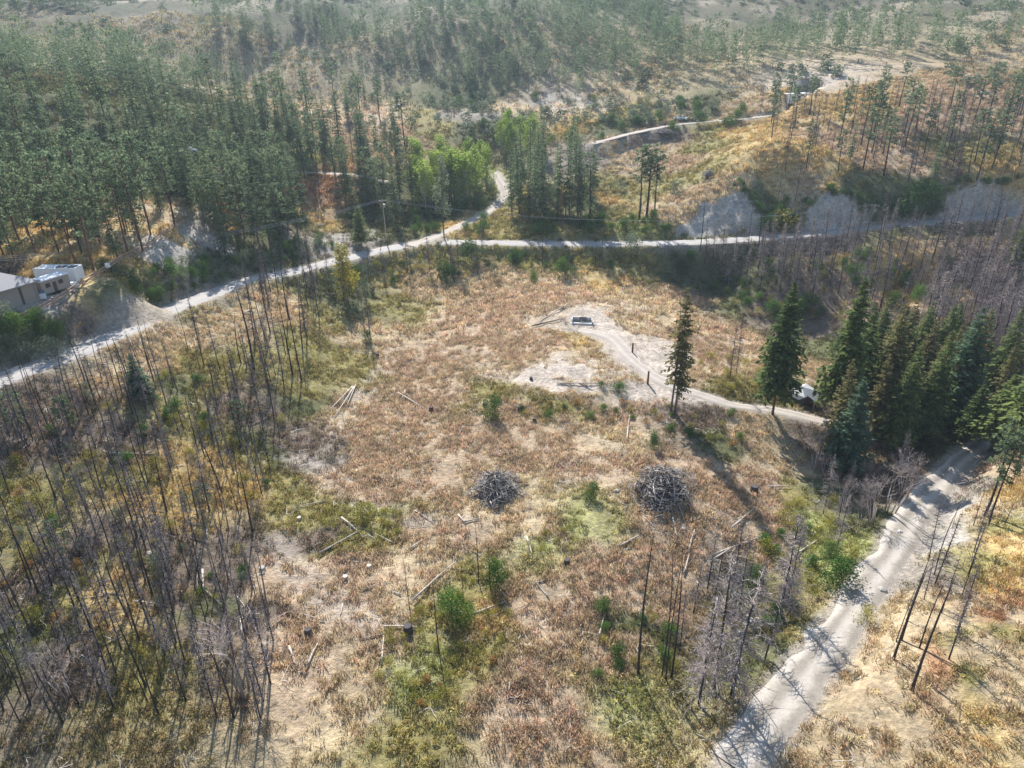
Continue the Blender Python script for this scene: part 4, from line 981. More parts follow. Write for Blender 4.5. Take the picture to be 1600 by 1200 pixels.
shr([(940,300),(1150,220),(1150,300),(1000,340)], 14, 4, [B(3,'sage','small grey bush scattered on the far clearing','small bushes on the far clearing',.7,1.4,1.2)], 38)
shr([(1230,780),(1300,790),(1300,880),(1380,830),(1330,900),(1180,1010),(1170,880)], 34, 1.3, [
 B(2,'bush','green shrub along the ditch left of the dirt road','green shrubs along the ditch',1,2.2,1.1),
 B(4,'ybush','yellow green shrub along the ditch left of the dirt road','yellow green shrubs along the ditch',.9,2,1.1)], 39)
shr([(1090,560),(1200,560),(1200,615),(1110,612)], 14, 1.3, [B(4,'ybush','yellow green shrub between the old fir and the shed','yellow green shrubs by the track',.8,1.5,1.3)], 40)
shr([(800,625),(1000,630),(1180,650),(1150,700),(1000,670),(820,650)], 30, 1.4, [
 B(2,'bush','dark low shrub on the small bank below the dirt patch','dark shrubs on the bank below the dirt patch',.6,1.2,1.3),
 B(3,'ybush','yellow green low shrub on the small bank below the dirt patch','yellow shrubs on the bank below the dirt patch',.6,1.1,1.3),
 B(1,'obush','orange low shrub on the small bank below the dirt patch','orange shrubs on the bank below the dirt patch',.6,1.1,1.2)], 41)
shr([(590,1060),(600,1000),(720,900),(790,900),(800,980),(740,1080),(640,1120)], 44, 1.1, [
 B(4,'ybush','low yellow green shrub around the two green bushes at bottom centre','low yellow shrubs at bottom centre',.5,1.1,1.3),
 B(1,'obush','low orange shrub around the two green bushes at bottom centre','low orange shrubs at bottom centre',.5,.9,1.3)], 42)
shr([(480,790),(630,800),(640,840),(520,840)], 20, 1.1, [B(4,'ybush','low yellow green shrub in the lower left of the meadow','low yellow shrubs in the lower left meadow',.5,.9,1.3)], 43)
stand([(0,700),(300,640),(420,640),(400,900),(420,1080),(0,1080)], 60, 2.2, grow([
 (3,'barebush','bare_tree','leafless grey brush among the charred trunks of the left slope','shrub','leafless brush of the left slope',1.2,2.6,1.2)]), seed=47)
shr([(0,640),(300,560),(450,560),(440,700),(400,900),(300,1050),(0,1050)], 105, 1.3, [
 B(3,'ybush','yellow green shrub among the charred trunks of the left slope','yellow shrubs of the left slope',.6,1.5,1.2),
 B(1,'obush','orange brown shrub among the charred trunks of the left slope','orange shrubs of the left slope',.6,1.3,1.2),
 B(1,'bush','green shrub among the charred trunks of the left slope','green shrubs of the left slope',.6,1.6,1.2),
 B(1,'sage','greyish shrub among the charred trunks of the left slope','greyish shrubs of the left slope',.7,1.6,1.2)], 44)
shr([(820,850),(900,810),(900,830),(850,880)], 8, 1.1, [B(4,'ybush','low yellow green shrub in the shallow ditch right of the left slash pile','low shrubs in the shallow ditch',.5,.9,1.2)], 45)
shr([(940,950),(1040,950),(1060,1050),(920,1060)], 14, 1.1, [B(2,'ybush','low yellow green shrub around the tallest charred trunk','low yellow shrubs around the tallest trunk',.6,1.1,1.2), B(3,'bush','dark low shrub around the tallest charred trunk','dark low shrubs around the tallest trunk',.8,1.6,1.3)], 46)

for poly, sd_ in (([(1140,286),(1160,286),(1200,330),(1192,342)], 50), ([(1255,318),(1285,294),(1330,296),(1385,345),(1375,348),(1320,306),(1285,305),(1262,330)], 51), ([(1465,302),(1510,278),(1600,276),(1600,290),(1510,292),(1475,315)], 52)):
    shr(poly, 13, 1.3, [B(4,'bush','dark shrub hanging over the lip of a grey cutbank','shrubs on the lips of the cutbanks',.9,1.9,1.4), B(2,'sage','greyish shrub hanging over the lip of a grey cutbank','greyish shrubs on the lips of the cutbanks',.8,1.5,1.3)], sd_)
# ------------------------------------------------------------------ scattered stuff (grass, weeds, litter, far wood)
def scatter(name, src, pts, scale, tint, rots=None, label=None):
    n = len(pts)
    me = bpy.data.meshes.new(name); me.vertices.add(n); me.vertices.foreach_set('co', np.asarray(pts, 'f').ravel())
    a = me.attributes.new('tint', 'FLOAT_COLOR', 'POINT'); a.data.foreach_set('color', np.concatenate([tint, np.ones((n, 1))], 1).astype('f').ravel())
    a = me.attributes.new('siz', 'FLOAT', 'POINT'); a.data.foreach_set('value', np.asarray(scale, 'f'))
    rot = np.zeros((n, 3), 'f'); rot[:, 2] = RNG.rand(n) * 6.283; rot[:, 0] = RNG.randn(n) * .12; rot[:, 1] = RNG.randn(n) * .12
    a = me.attributes.new('rot', 'FLOAT_VECTOR', 'POINT'); a.data.foreach_set('vector', rot.ravel())
    me.materials.append(src.data.materials[0]); me.update()
    o = put(name, me, kind='stuff')
    if label: o['label'] = label
    ng = bpy.data.node_groups.new('spread_' + name, 'GeometryNodeTree')
    ng.interface.new_socket('Geometry', in_out='INPUT', socket_type='NodeSocketGeometry'); ng.interface.new_socket('Geometry', in_out='OUTPUT', socket_type='NodeSocketGeometry')
    N = ng.nodes; L = ng.links
    gi = N.new('NodeGroupInput'); go = N.new('NodeGroupOutput'); oi = N.new('GeometryNodeObjectInfo'); oi.inputs['Object'].default_value = src
    ip = N.new('GeometryNodeInstanceOnPoints')
    nr = N.new('GeometryNodeInputNamedAttribute'); nr.data_type = 'FLOAT_VECTOR'; nr.inputs['Name'].default_value = 'rot'
    ns = N.new('GeometryNodeInputNamedAttribute'); ns.data_type = 'FLOAT'; ns.inputs['Name'].default_value = 'siz'
    L.new(gi.outputs[0], ip.inputs['Points']); L.new(oi.outputs['Geometry'], ip.inputs['Instance']); L.new(nr.outputs['Attribute'], ip.inputs['Rotation']); L.new(ns.outputs['Attribute'], ip.inputs['Scale'])
    L.new(ip.outputs[0], go.inputs[0])
    md = o.modifiers.new('spread', 'NODES'); md.node_group = ng
    return o
def source(name, g, m):
    return bpy.data.objects.new(name, g.mesh(name, m))      # a pattern only, not in the scene
def weed(seed, n, h, spread, w, flare=.5):
    rn = np.random.RandomState(seed); g = Geo()
    for i in range(n):
        a = rn.rand() * 6.283; r0 = spread * rn.rand() ** .5; p = np.array((math.cos(a) * r0, math.sin(a) * r0, -.08))
        hh = h * (.5 + .6 * rn.rand()); d = np.array((rn.randn() * flare, rn.randn() * flare, 1.)); d /= np.linalg.norm(d)
        s = np.cross(d, rn.randn(3)); s /= np.linalg.norm(s); e = p + d * hh; m_ = p + d * hh * .65
        tone = rn.rand()
        g.add([p - s * w * .3, p + s * w * .3, m_ + s * w, e, m_ - s * w], [(0, 1, 2, 3, 4)], tone)
    return g
def lowleaf(seed, n, r, ls):
    rn = np.random.RandomState(seed); g = Geo()
    for i in range(n):
        d = rn.randn(3); d[2] = abs(d[2]); d /= np.linalg.norm(d); p = d * r * (.4 + .6 * rn.rand()); p[2] *= .75
        nn = d + rn.randn(3) * .7; nn /= np.linalg.norm(nn); a = np.cross(nn, (0, 0, 1.)); a /= np.linalg.norm(a) + 1e-6; b = np.cross(nn, a); s = ls * (.6 + .8 * rn.rand())
        g.add([p - a * s, p - b * s * .6, p + a * s, p + b * s * .6], [(0, 1, 2, 3)], min(1, max(0, .5 + .3 * rn.randn())))
    return g
def litter(seed, n, r):
    rn = np.random.RandomState(seed); g = Geo()
    for i in range(n):
        a = rn.rand() * 3.14; L_ = r * (.3 + rn.rand()); c = np.array((rn.randn() * r * .5, rn.randn() * r * .5, .06 + .12 * rn.rand())); d = np.array((math.cos(a), math.sin(a), rn.randn() * .12)) * L_ / 2
        g.tube([c - d, c + d], [.022, .012], 3, tone=rn.rand(), cap=False)
    return g
KEYS = 'PTYGDBORCSL'
DENS_WEED = dict(P=1., T=.85, Y=.45, G=.3, D=.03, B=.45, O=.9, R=.8, C=.06, S=.35, L=.4)
DENS_LEAF = dict(P=.10, T=.12, Y=.9, G=.9, D=.015, B=.55, O=.3, R=.45, C=.03, S=.25, L=1.)
def sample(n, x0, x1, y0, y1, dens, seed):
    rn = np.random.RandomState(seed)
    x = rn.uniform(x0, x1, n); y = rn.uniform(y0, y1, n)
    keep = np.abs(x) < 30 + y * .86        # the tract that can be seen from around the lookout
    x = x[keep]; y = y[keep]
    col, kk = zone_lookup(x, y)
    dv = np.array([dens[c] for c in KEYS])[kk]
    cl = fbm(x / 2.6, y / 2.6, 55, 3); cb_ = fbm(x / 11, y / 11, 56, 3)
    p = dv * np.clip(.3 + 2.6 * (cl - .36) + 1.5 * (cb_ - .5), .03, 1.4)
    ok = rn.rand(len(x)) < p
    x = x[ok]; y = y[ok]; col = col[ok]; kk = kk[ok]
    d = np.full(len(x), 1e9)
    for k, r in ROADS.items():
        dd, _ = road_field(x, y, r['line'][::2]); d = np.minimum(d, dd - r['w'] / 2 * 1.0)
    ok = (d > .1 + .8 * rn.rand(len(x))) & (((x - YC[0]) / 15) ** 2 + ((y - YC[1] - 3) / 8) ** 2 > 1)
    x = x[ok]; y = y[ok]; col = col[ok]; kk = kk[ok]
    i_ = np.clip(np.searchsorted(XS, x), 0, nx - 1); j_ = np.clip(np.searchsorted(YS, y), 0, ny - 1)
    ok = rn.rand(len(x)) > BAREW[j_, i_] * 1.15; x = x[ok]; y = y[ok]; col = col[ok]; kk = kk[ok]
    return x, y, H(x, y), col, kk
def tintvar(col, s, seed, gain=1.):
    rn = np.random.RandomState(seed); n = len(col)
    v = np.exp(rn.randn(n, 1) * s); hue = 1 + rn.randn(n, 3) * .05
    return np.clip(col * v * hue * gain, .01, .8)
for i in range(3):       # dry weeds and grass, close range
    x, y, z, c, k = sample(62000, -130, 165, 30, 135, DENS_WEED, 300 + i)
    scatter('dry_weeds', source('weed', weed(i, 13, .62, .34, .035, .38), M['straw']), np.stack([x, y, z], 1), .75 + .7 * RNG.rand(len(x)), tintvar(c, .24, i, 1.08))
for i in range(2):
    x, y, z, c, k = sample(52000, -190, 215, 135, 290, DENS_WEED, 310 + i)
    scatter('dry_weeds', source('weed', weed(i + 9, 14, .85, .6, .06, .4), M['straw']), np.stack([x, y, z], 1), .8 + .7 * RNG.rand(len(x)), tintvar(c, .24, i + 5, 1.08))
x, y, z, c, k = sample(26000, -330, 340, 290, 430, DENS_WEED, 320)
scatter('dry_weeds', source('weed', weed(19, 14, 1.1, 1.0, .1, .4), M['straw']), np.stack([x, y, z], 1), .8 + .8 * RNG.rand(len(x)), tintvar(c, .3, 15, 1.1))
for i in range(2):       # leafy ground cover
    x, y, z, c, k = sample(42000, -130, 165, 30, 150, DENS_LEAF, 330 + i)
    scatter('ground_cover', source('leafy_cover', lowleaf(i, 34, .42, .075), M['straw']), np.stack([x, y, z], 1), .6 + 1.0 * RNG.rand(len(x)), tintvar(c * np.array((1.0, 1.0, .82)), .3, i + 25, 1.0))
x, y, z, c, k = sample(52000, -190, 215, 150, 300, DENS_LEAF, 340)
scatter('ground_cover', source('leafy_cover', lowleaf(7, 34, .65, .13), M['straw']), np.stack([x, y, z], 1), .6 + 1.1 * RNG.rand(len(x)), tintvar(c * np.array((.98, 1.0, .82)), .3, 45, 1.0))
x, y, z, c, k = sample(5200, -120, 150, 30, 170, dict(P=.5, T=.5, Y=.5, G=.7, D=.3, B=.8, O=.5, R=.4, C=.3, S=1., L=.3), 350)
scatter('twig_litter', source('litter', litter(1, 9, .9), M['log']), np.stack([x, y, z], 1), .5 + 1.0 * RNG.rand(len(x)), tintvar(c, .2, 3))
# stones on the roads' edges and open soil
def stone(seed):
    rn = np.random.RandomState(seed); g = Geo(); v = []
    for i, t in enumerate((-.5, .1, .5)):
        for j in range(5):
            a = 6.283 * j / 5 + rn.rand() * .5; r = (.6, .55, .25)[i] * (.8 + .4 * rn.rand()); v.append((math.cos(a) * r, math.sin(a) * r * .8, t * .6))
    g.add(v, [(i * 5 + j, i * 5 + (j + 1) % 5, (i + 1) * 5 + (j + 1) % 5, (i + 1) * 5 + j) for i in range(2) for j in range(5)] + [(10, 11, 12, 13, 14)])
    return g
sp = []
for k, nn in (('dirt_road', 900), ('meadow_track', 260), ('road', 500)):
    r = ROADS[k]; l = r['line']
    for _ in range(nn):
        q = random.randrange(len(l) - 1); t = random.random(); p = l[q] * (1 - t) + l[q + 1] * t; d = l[q + 1] - l[q]; d /= np.linalg.norm(d[:2]) + 1e-9
        o = random.choice((-1, 1)) * (r['w'] / 2 * (.85 + .35 * abs(random.gauss(0, 1)))) if random.random() < .8 else random.uniform(-1, 1) * r['w'] / 2
        x = p[0] - d[1] * o; y = p[1] + d[0] * o
        sp.append((x, y, max(float(H(x, y)), p[2] - .16 if abs(o) < r['w'] / 2 * .9 else -99)))
sp = np.array(sp)
scatter('gravel_stones', source('stone', stone(3), M['rock']), sp, .05 + .22 * RNG.rand(len(sp)) ** 3, np.ones((len(sp), 3)) * .4)

# wood that runs on beyond the photograph's hillside
fx = RNG.uniform(-1100, 1100, 70000); fy = RNG.uniform(225, 1150, 70000)
ok = (fbm(fx / 70, fy / 70, 12) > np.where(fy > 520, .48, .54)) & (np.abs(fx) < fy * .95 + 40)
keep = []
for x_, y_ in zip(fx[ok], fy[ok]):
    p = (x_, y_, float(H(x_, y_))); u, v, dz = project(p)
    if v < 152: keep.append(p)
keep = np.array(keep)
keep = keep[np.hypot(keep[:, 0], keep[:, 1]) > 255]
bx = RNG.uniform(-900, 900, 60000); by = RNG.uniform(260, 1300, 60000)
ok = (fbm(bx / 30, by / 30, 13) > .5) & (np.abs(bx) < by * .95 + 40) & (np.hypot(bx, by) > 285) & (RNG.rand(60000) < 120 / (by * .5))
b_, g_ = leafy(500, 2.4, 2.2, 110, .3, 2, .1, 6)
scatter('distant_brush', source('far_brush', g_, M['sage']), np.stack([bx[ok], by[ok], H(bx[ok], by[ok])], 1), .5 + 1.3 * RNG.rand(ok.sum()) ** 2, np.ones((ok.sum(), 3)))
for i, (key, m) in enumerate((('farfir', 0), ('farpine', 1), ('farfir', 2))):
    b_, g_ = (conifer(400 + i, 17, 3., .2, 15, 6, 2, ragged=.5) if key == 'farfir' else pine(410 + i, 16, 2.8, .4, 40, 6))
    q = keep[i::3]
    scatter('distant_forest', source('far_tree', g_, M['pine']), q, .45 + .75 * RNG.rand(len(q)), np.ones((len(q), 3)))
print('far trees', len(keep), CNT)

# ------------------------------------------------------------------ logs, stumps and the two slash piles
def log_mesh(seed, L_=1., r=.02, bend=.05):
    rn = np.random.RandomState(seed); g = Geo(); b = rn.randn(2) * bend
    g.tube([(q - .5, b[0] * math.sin(3.14 * q), b[1] * math.sin(3.14 * q) * .4) for q in (0, .25, .5, .75, 1)], [r * k for k in (1., .92, .8, .62, .36)], 6)
    return g
LOGS = [smooth(log_mesh(i, 1., .017, .006).mesh('log', M['log'])) for i in range(4)]
SLOG = [smooth(log_mesh(i + 10, 1., .022, .02).mesh('log', M['stick'])) for i in range(5)]
DLOG = [smooth(log_mesh(i + 20, 1., .026, .02).mesh('log', M['darkstick'])) for i in range(3)]
def lay_log(u0, v0, u1, v1, label, group=None, mesh=None, thick=1., dark=False):
    a = ground(u0, v0); b = ground(u1, v1); c = (a + b) / 2; d = b - a; L_ = float(np.linalg.norm(d))
    zz = max(float(H(c[0], c[1])), c[2]) + .22
    o = put('fallen_log', (DLOG if dark else LOGS)[random.randrange(3)] if mesh is None else mesh, None, (c[0], c[1], zz), (0, -math.asin(max(-1, min(1, d[2] / L_))), math.atan2(d[1], d[0])), (L_, 7.5 * thick, 7.5 * thick), label=label, category='log')
    if group: o['group'] = group
    return o
for q in [
 (551,605,509,648,'leftmost of the parallel bleached poles lying on the toe of the left slope'),
 (553,606,521,655,'middle one of the parallel bleached poles at the toe of the left slope'),
 (556,603,540,640,'rightmost of the parallel bleached poles at the toe of the left slope'),
 (622,615,668,642,'long pale branch lying alone left of centre of the meadow'),
 (1112,870,1205,835,'long pale log lying across the slope right of the right slash pile'),
 (1114,876,1150,853,'shorter pale log forking from the long log right of the slash piles'),
 (1142,828,1180,795,'slanting pale log above the long one right of the right slash pile'),
 (1054,774,1070,818,'pale log poking down out of the right slash pile'),
 (1050,812,1058,850,'thin pale pole just below the right slash pile'),
 (1076,865,1085,830,'upright looking pale pole below the right slash pile'),
 (1068,900,1078,862,'lower pale pole beneath the right slash pile'),
 (646,942,712,882,'long bleached log pointing up the slope at lower left of the meadow'),
 (600,981,655,982,'pale log lying level beside the black stump'),
 (740,962,800,938,'pale branch behind the bottom green bushes'),
 (500,868,562,833,'pale pole crossing the yellow green shrubs in the lower left meadow'),
 (534,812,572,846,'long pale pole slanting through the lower left shrubs'),
 (822,840,832,872,'short pale log in the shallow ditch right of the left slash pile'),
 (935,1000,944,962,'thin pale pole at the lower middle of the meadow'),
 (596,1040,600,995,'short pale pole left of the yellow shrubs at bottom centre'),
 (480,1045,498,1005,'pale pole at the bottom left of the meadow'),
 (452,1012,462,1045,'bright short log at the bottom of the left slope'),
 (172,712,252,714,'pale log lying across the left slope above the trunk gap'),
 (210,942,258,948,'pale log lying across the dark lower left slope'),
 (317,892,319,928,'bright white log end among the dark trunks of the left slope'),
 (377,968,379,996,'bright broken log by the leafless tree at lower left'),
 (1200,762,1236,762,'short pale log lying level near the gully edge'),
 (968,855,998,838,'thin pale pole below and left of the right slash pile'),
 (725,818,752,812,'pale debris log below the left slash pile'),
 (716,806,728,820,'short pale log under the left slash pile'),
 (1020,770,1010,790,'thin pole left of the right slash pile foot'),
 (640,860,660,845,'small pale log in the lower left meadow'),
 (885,478,830,513,'weathered pole lying left of the white framed box'),
 (980,690,984,650,'thin pale pole on the bank above the right slash pile'),
 (1240,872,1285,842,'pale broken log beside the large grey dead fir'),
 (1165,935,1182,920,'pale log on the ditch bank left of the dirt road'),
 (905,598,925,608,'pale branch on the dirt patch'),
 (870,600,935,601,'thin dark rail lying on the dirt patch'),
]:
    lay_log(*q)
lay_log(830,512,880,500,'dark charred log left of the white framed box', dark=True, thick=.8)
rn = random.Random(5)
def strew(poly, n, grp, lab, seed):
    r2 = random.Random(seed); k = 0
    us = [q[0] for q in poly]; vv = [q[1] for q in poly]
    while k < n:
        u = r2.uniform(min(us), max(us)); v = r2.uniform(min(vv), max(vv))
        if not inside(u, v, poly): continue
        a = r2.uniform(0, 6.28); L_ = r2.uniform(1.2, 4.5); p = ground(u, v)
        if p is None or on_road(p): continue
        q = p + np.array((math.cos(a), math.sin(a), 0)) * L_ / 2; s = p - np.array((math.cos(a), math.sin(a), 0)) * L_ / 2
        za, zb = float(H(*q[:2])), float(H(*s[:2]))
        o = put('fallen_log', LOGS[r2.randrange(4)], None, (p[0], p[1], (za + zb) / 2 + .14), (0, -math.atan2(za - zb, L_), a), (L_, 4.2, 4.2), label=lab, category='log', group=grp)
        k += 1
strew([(560,520),(700,480),(1050,640),(1200,760),(1150,900),(900,1040),(500,1040),(430,900),(560,640)], 42, 'small pale logs strewn over the meadow', 'small pale stick of wood lying in the dry weeds of the meadow', 1)
strew([(0,700),(400,620),(420,900),(400,1050),(0,1050)], 34, 'small logs strewn over the left slope', 'small pale log lying between the charred trunks on the left slope', 2)
strew([(1120,780),(1300,780),(1250,900),(1120,900)], 14, 'small logs near the gully', 'small pale log lying on the meadow edge near the gully', 3)
def pile(u, v, rx, ry, hh, label, n, seed, dark):
    p = ground(u, v); r2 = random.Random(seed); npr = np.random.RandomState(seed)
    o = thing('slash_pile', label, 'wood pile', p)
    edge = lambda a: .82 + .3 * math.sin(2 * a + seed) * .5 + .16 * math.sin(5 * a + seed * 2)
    core = Geo()         # heart of the heap, near-black colour stands in for shade between the sticks
    V = []; nr, na = 6, 18
    for i in range(nr):
        t = i / (nr - 1)
        for j in range(na):
            a = 6.283 * j / na; q = (1 - t) * (.74 + .2 * npr.rand()) * edge(a); V.append((math.cos(a) * rx * q, math.sin(a) * ry * q, hh * .66 * (1 - (1 - t) ** 1.35) + .3 * npr.rand() - .2))
    core.add(V, [(i * na + j, i * na + (j + 1) % na, (i + 1) * na + (j + 1) % na, (i + 1) * na + j) for i in range(nr - 1) for j in range(na)])
    put('shade_dark_core', core.mesh('shade_dark_core', M['darkstick']), o)
    for k in range(n):
        a = r2.random() * 6.283; q = r2.random() ** .55; ee = edge(a); cx = math.cos(a) * rx * q * ee * 1.02; cy = math.sin(a) * ry * q * ee * 1.02
        z = hh * .78 * (1 - q ** 1.35) + r2.uniform(-.05, .55); L_ = r2.uniform(1.0, 3.4) * (1.15 - .35 * q) * (1.9 if k % 14 == 0 else 1)
        yaw = r2.uniform(0, 3.14) if r2.random() < .75 else a + r2.gauss(0, .5)
        pit = r2.gauss(.0, .34) + (math.atan2(hh * 1.5 * q, rx) if abs(((yaw - a + 1.57) % 3.14) - 1.57) < .7 else 0)
        mset = DLOG if r2.random() < dark else SLOG  # dark logs: burnt wood, and painted-in shade in the two large piles
        put('log', mset[r2.randrange(3)], o, (cx, cy, max(.1, z)), (0, pit * (1 if math.cos(yaw - a) > 0 else -1), yaw), (L_, *([r2.uniform(.9, 3.6)] * 2)))
    g = Geo()
    for k in range(900):
        a = npr.rand() * 6.283; q = npr.rand() ** .5 * 1.06; c = np.array((math.cos(a) * rx * q * edge(a) * 1.12, math.sin(a) * ry * q * edge(a) * 1.12, hh * .8 * max(0, 1 - q ** 1.35) + .55 * npr.rand()))
        d = npr.randn(3) * (1, 1, .45); d /= np.linalg.norm(d); L_ = .4 + 1.1 * npr.rand(); s = np.cross(d, npr.randn(3)); s /= np.linalg.norm(s); w = .018 + .02 * npr.rand()
        g.add([c - d * L_ / 2 - s * w, c - d * L_ / 2 + s * w, c + d * L_ / 2 + s * w * .4, c + d * L_ / 2 - s * w * .4], [(0, 1, 2, 3)], npr.rand())
    for k in range(16):
        a = r2.random() * 6.283; q = r2.uniform(1.0, 1.45); x_, y_ = math.cos(a) * rx * q, math.sin(a) * ry * q
        put('log', SLOG[r2.randrange(5)], o, (x_, y_, float(H(p[0] + x_, p[1] + y_)) - p[2] + .15), (0, r2.gauss(0, .08), r2.uniform(0, 3.14)), (r2.uniform(.8, 2.6), *([r2.uniform(1.2, 3.2)] * 2)))
    put('brushwood', g.mesh('brushwood', M['stick']), o, kind='stuff')
    return o
pile(775, 770, 4.7, 4.2, 3.4, 'round heap of grey slash wood left of the other heap in the meadow', 190, 11, .42)
pile(1034, 768, 5.1, 4.7, 4.3, 'taller dark heap of slash wood near the right side of the meadow', 210, 12, .58)
pile(1108, 274, 2.2, 1.8, 1.2, 'small dark heap of burnt wood on the far clearing', 22, 13, .9)
# stumps
st = Geo(); st.tube([(0, 0, -.3), (0, 0, .1), (.02, 0, .55)], [.5, .36, .3], 9); STUMP = st.mesh('stump', M['darkstick'])
st = Geo(); st.tube([(0, 0, -.3), (0, 0, .1), (.02, 0, .5)], [.45, .33, .28], 9); STUMPL = st.mesh('stump', M['stick'])
top = Geo(); top.tube([(0, 0, 0), (0, 0, .02)], [.29, .28], 9); SCUT = top.mesh('cut_face', M['log'])
for u, v, s, lab in [(638,986,1.4,'black stump beside the level pale log at the bottom'),(1178,768,1.7,'dark root stump right of the right slash pile'),(540,905,1.,'pale topped stump in the lower left meadow'),
 (577,888,1.,'pale stump right of its neighbour in the lower left meadow'),(468,812,.9,'grey stump at the left edge of the meadow'),(482,990,1.2,'dark stump at the bottom left of the meadow'),
 (886,880,1.1,'dark stump in the lower middle of the meadow'),(812,640,1.1,'dark stump on the small bank left of centre'),(835,658,1.,'second dark stump on the small bank'),
 (590,556,1.,'dark stump at the upper left of the meadow'),(674,641,1.2,'dark root stump at the end of the long pale branch'),(758,634,1.2,'dark stump hidden left of the meadow bush'),
 (830,593,.9,'small dark stump on the left of the pale dirt'),(410,892,1.2,'grey root stump at the foot of the left slope')]:
    p = ground(u, v); o = thing('tree_stump', lab, 'stump', p, random.random() * 6, sc=s)
    put('stump', STUMP if 'dark' in lab or 'black' in lab else STUMPL, o)
    if 'pale' in lab.split()[0]: put('cut_face', SCUT, o, (.02, 0, .5))

# rocks
RK = []
for i in range(3):
    bpy.context.view_layer.update()
    rn_ = np.random.RandomState(i); g = Geo(); V = []
    for a in range(5):
        for b in range(8):
            th = math.pi * (a + .5) / 5; ph = 6.283 * b / 8; q = .8 + .4 * rn_.rand(); V.append((math.sin(th) * math.cos(ph) * q, math.sin(th) * math.sin(ph) * q * .8, math.cos(th) * q * .6))
    g.add(V, [(a * 8 + b, (a + 1) * 8 + b, (a + 1) * 8 + (b + 1) % 8, a * 8 + (b + 1) % 8) for a in range(4) for b in range(8)] + [tuple(range(8)), tuple(range(39, 31, -1))])
    RK.append(g.mesh('boulder', M['rock']))
for u, v, s, lab in [(1173,975,.9,'largest white boulder in the ditch left of the dirt road'),(1158,990,.5,'small white boulder next to the largest one in the ditch'),(1184,971,.6,'white boulder just right of the largest one in the ditch'),
 (1445,781,.8,'bright pale boulder on the edge of the dirt road bend'),(1405,832,.5,'pale boulder lower down the dirt road edge'),(1378,922,.55,'pale boulder on the right edge of the near dirt road'),
 (963,768,.5,'white rock left of the right slash pile'),(1068,826,.35,'white rock below the right slash pile'),(1086,744,.35,'small white rock right of the right slash pile'),(234,865,.4,'white rock at the foot of the long grey trunk')]:
    p = ground(u, v); put('boulder', RK[random.randrange(3)], None, p + np.array((0, 0, .1 * s)), (0, 0, random.random() * 6), s, label=lab, category='rock')

# ------------------------------------------------------------------ buildings and yard at the left edge
def prism(g, base, z0, z1): pass
def place_line(u0, v0, u1, v1):
    a = ground(u0, v0); b = ground(u1, v1); return a, b, math.atan2(b[1] - a[1], b[0] - a[0])
a, b, ang = place_line(0, 486, 64, 470)
LH, WH, EH = 24.0, 10.5, 3.5      # wall runs away to the left out of view; corner at b
house = thing('house', 'beige walled building with grey hipped roof at the left edge', 'building', (b[0], b[1], 19.35), ang)
def part(name, m, parent, fn, **k):
    g = Geo(); fn(g); return put(name, g.mesh(name, m), parent, **k)
part('wall', M['beige'], house, lambda g: g.box((-LH / 2, WH / 2, EH / 2 - .3), (LH, WH, EH + .6)))
def hip(g):
    o = .6; rz = 3.1; x0, x1, y0, y1 = -LH - o, o, -o, WH + o; ym = WH / 2; r = WH / 2 + o
    V = [(x0, y0, EH), (x1, y0, EH), (x1, y1, EH), (x0, y1, EH), (x0 + r, ym, EH + rz), (x1 - r, ym, EH + rz), (x0, y0, EH - .2), (x1, y0, EH - .2), (x1, y1, EH - .2), (x0, y1, EH - .2)]
    g.add(V, [(0, 1, 5, 4), (1, 2, 5), (2, 3, 4, 5), (3, 0, 4), (0, 6, 7, 1), (1, 7, 8, 2), (2, 8, 9, 3), (3, 9, 6, 0), (9, 8, 7, 6)])
roof = part('roof', M['roofgrey'], house, hip)
for (x, y) in ((-8.5, 3.2), (-2.6, 1.4)):
    part('vent', M['white'], roof, lambda g: g.box((x, y, EH + .9 if x < -5 else EH + .55), (.7, .5, .35)))
part('corner_trim', M['trim'], house, lambda g: g.box((-2.6, -.04, 1.9), (.35, .08, 3.2)))
part('downpipe', M['metal'], house, lambda g: g.tube([(-.3, -.1, 0), (-.3, -.1, 3.3)], [.06, .06], 6))
part('porch_step', M['white'], house, lambda g: g.box((.6, 1.2, .1), (1.0, 1.4, .4)))
wn_ = part('window', M['darkglass'], house, lambda g: g.box((-9, -.03, 1.9), (1.4, .07, 1.1)))
# camper
def Rp(u, v, z=None):
    p = ground(u, v); return p
c0 = ground(70, 466); c1 = ground(98, 457); ang2 = math.atan2(c1[1] - c0[1], c1[0] - c0[0])
cp = thing('camper_trailer', 'white roofed camper trailer parked beside the beige building', 'trailer', (c0[0], c0[1], 19.42), ang2)
part('body', M['beige'], cp, lambda g: g.box((2.6, 1.2, 1.65), (5.2, 2.4, 2.2)))
part('roof', M['white'], cp, lambda g: g.box((2.6, 1.2, 2.85), (5.5, 2.7, .2), taper=.95))
for x in (1.2, 3.6): part('window', M['darkglass'], cp, lambda g: g.box((x, -.02, 1.9), (.8, .06, .7)))
part('door', M['trim'], cp, lambda g: g.box((2.4, -.02, 1.4), (.6, .05, 1.6)))
for x in (1.8, 2.8): part('wheel', M['rubber'], cp, lambda g: g.tube([(x, 0.05, .35), (x, .3, .35)], [.36, .36], 12))
part('tow_bar', M['metal'], cp, lambda g: g.box((5.9, 1.2, .6), (1.4, .12, .12)))
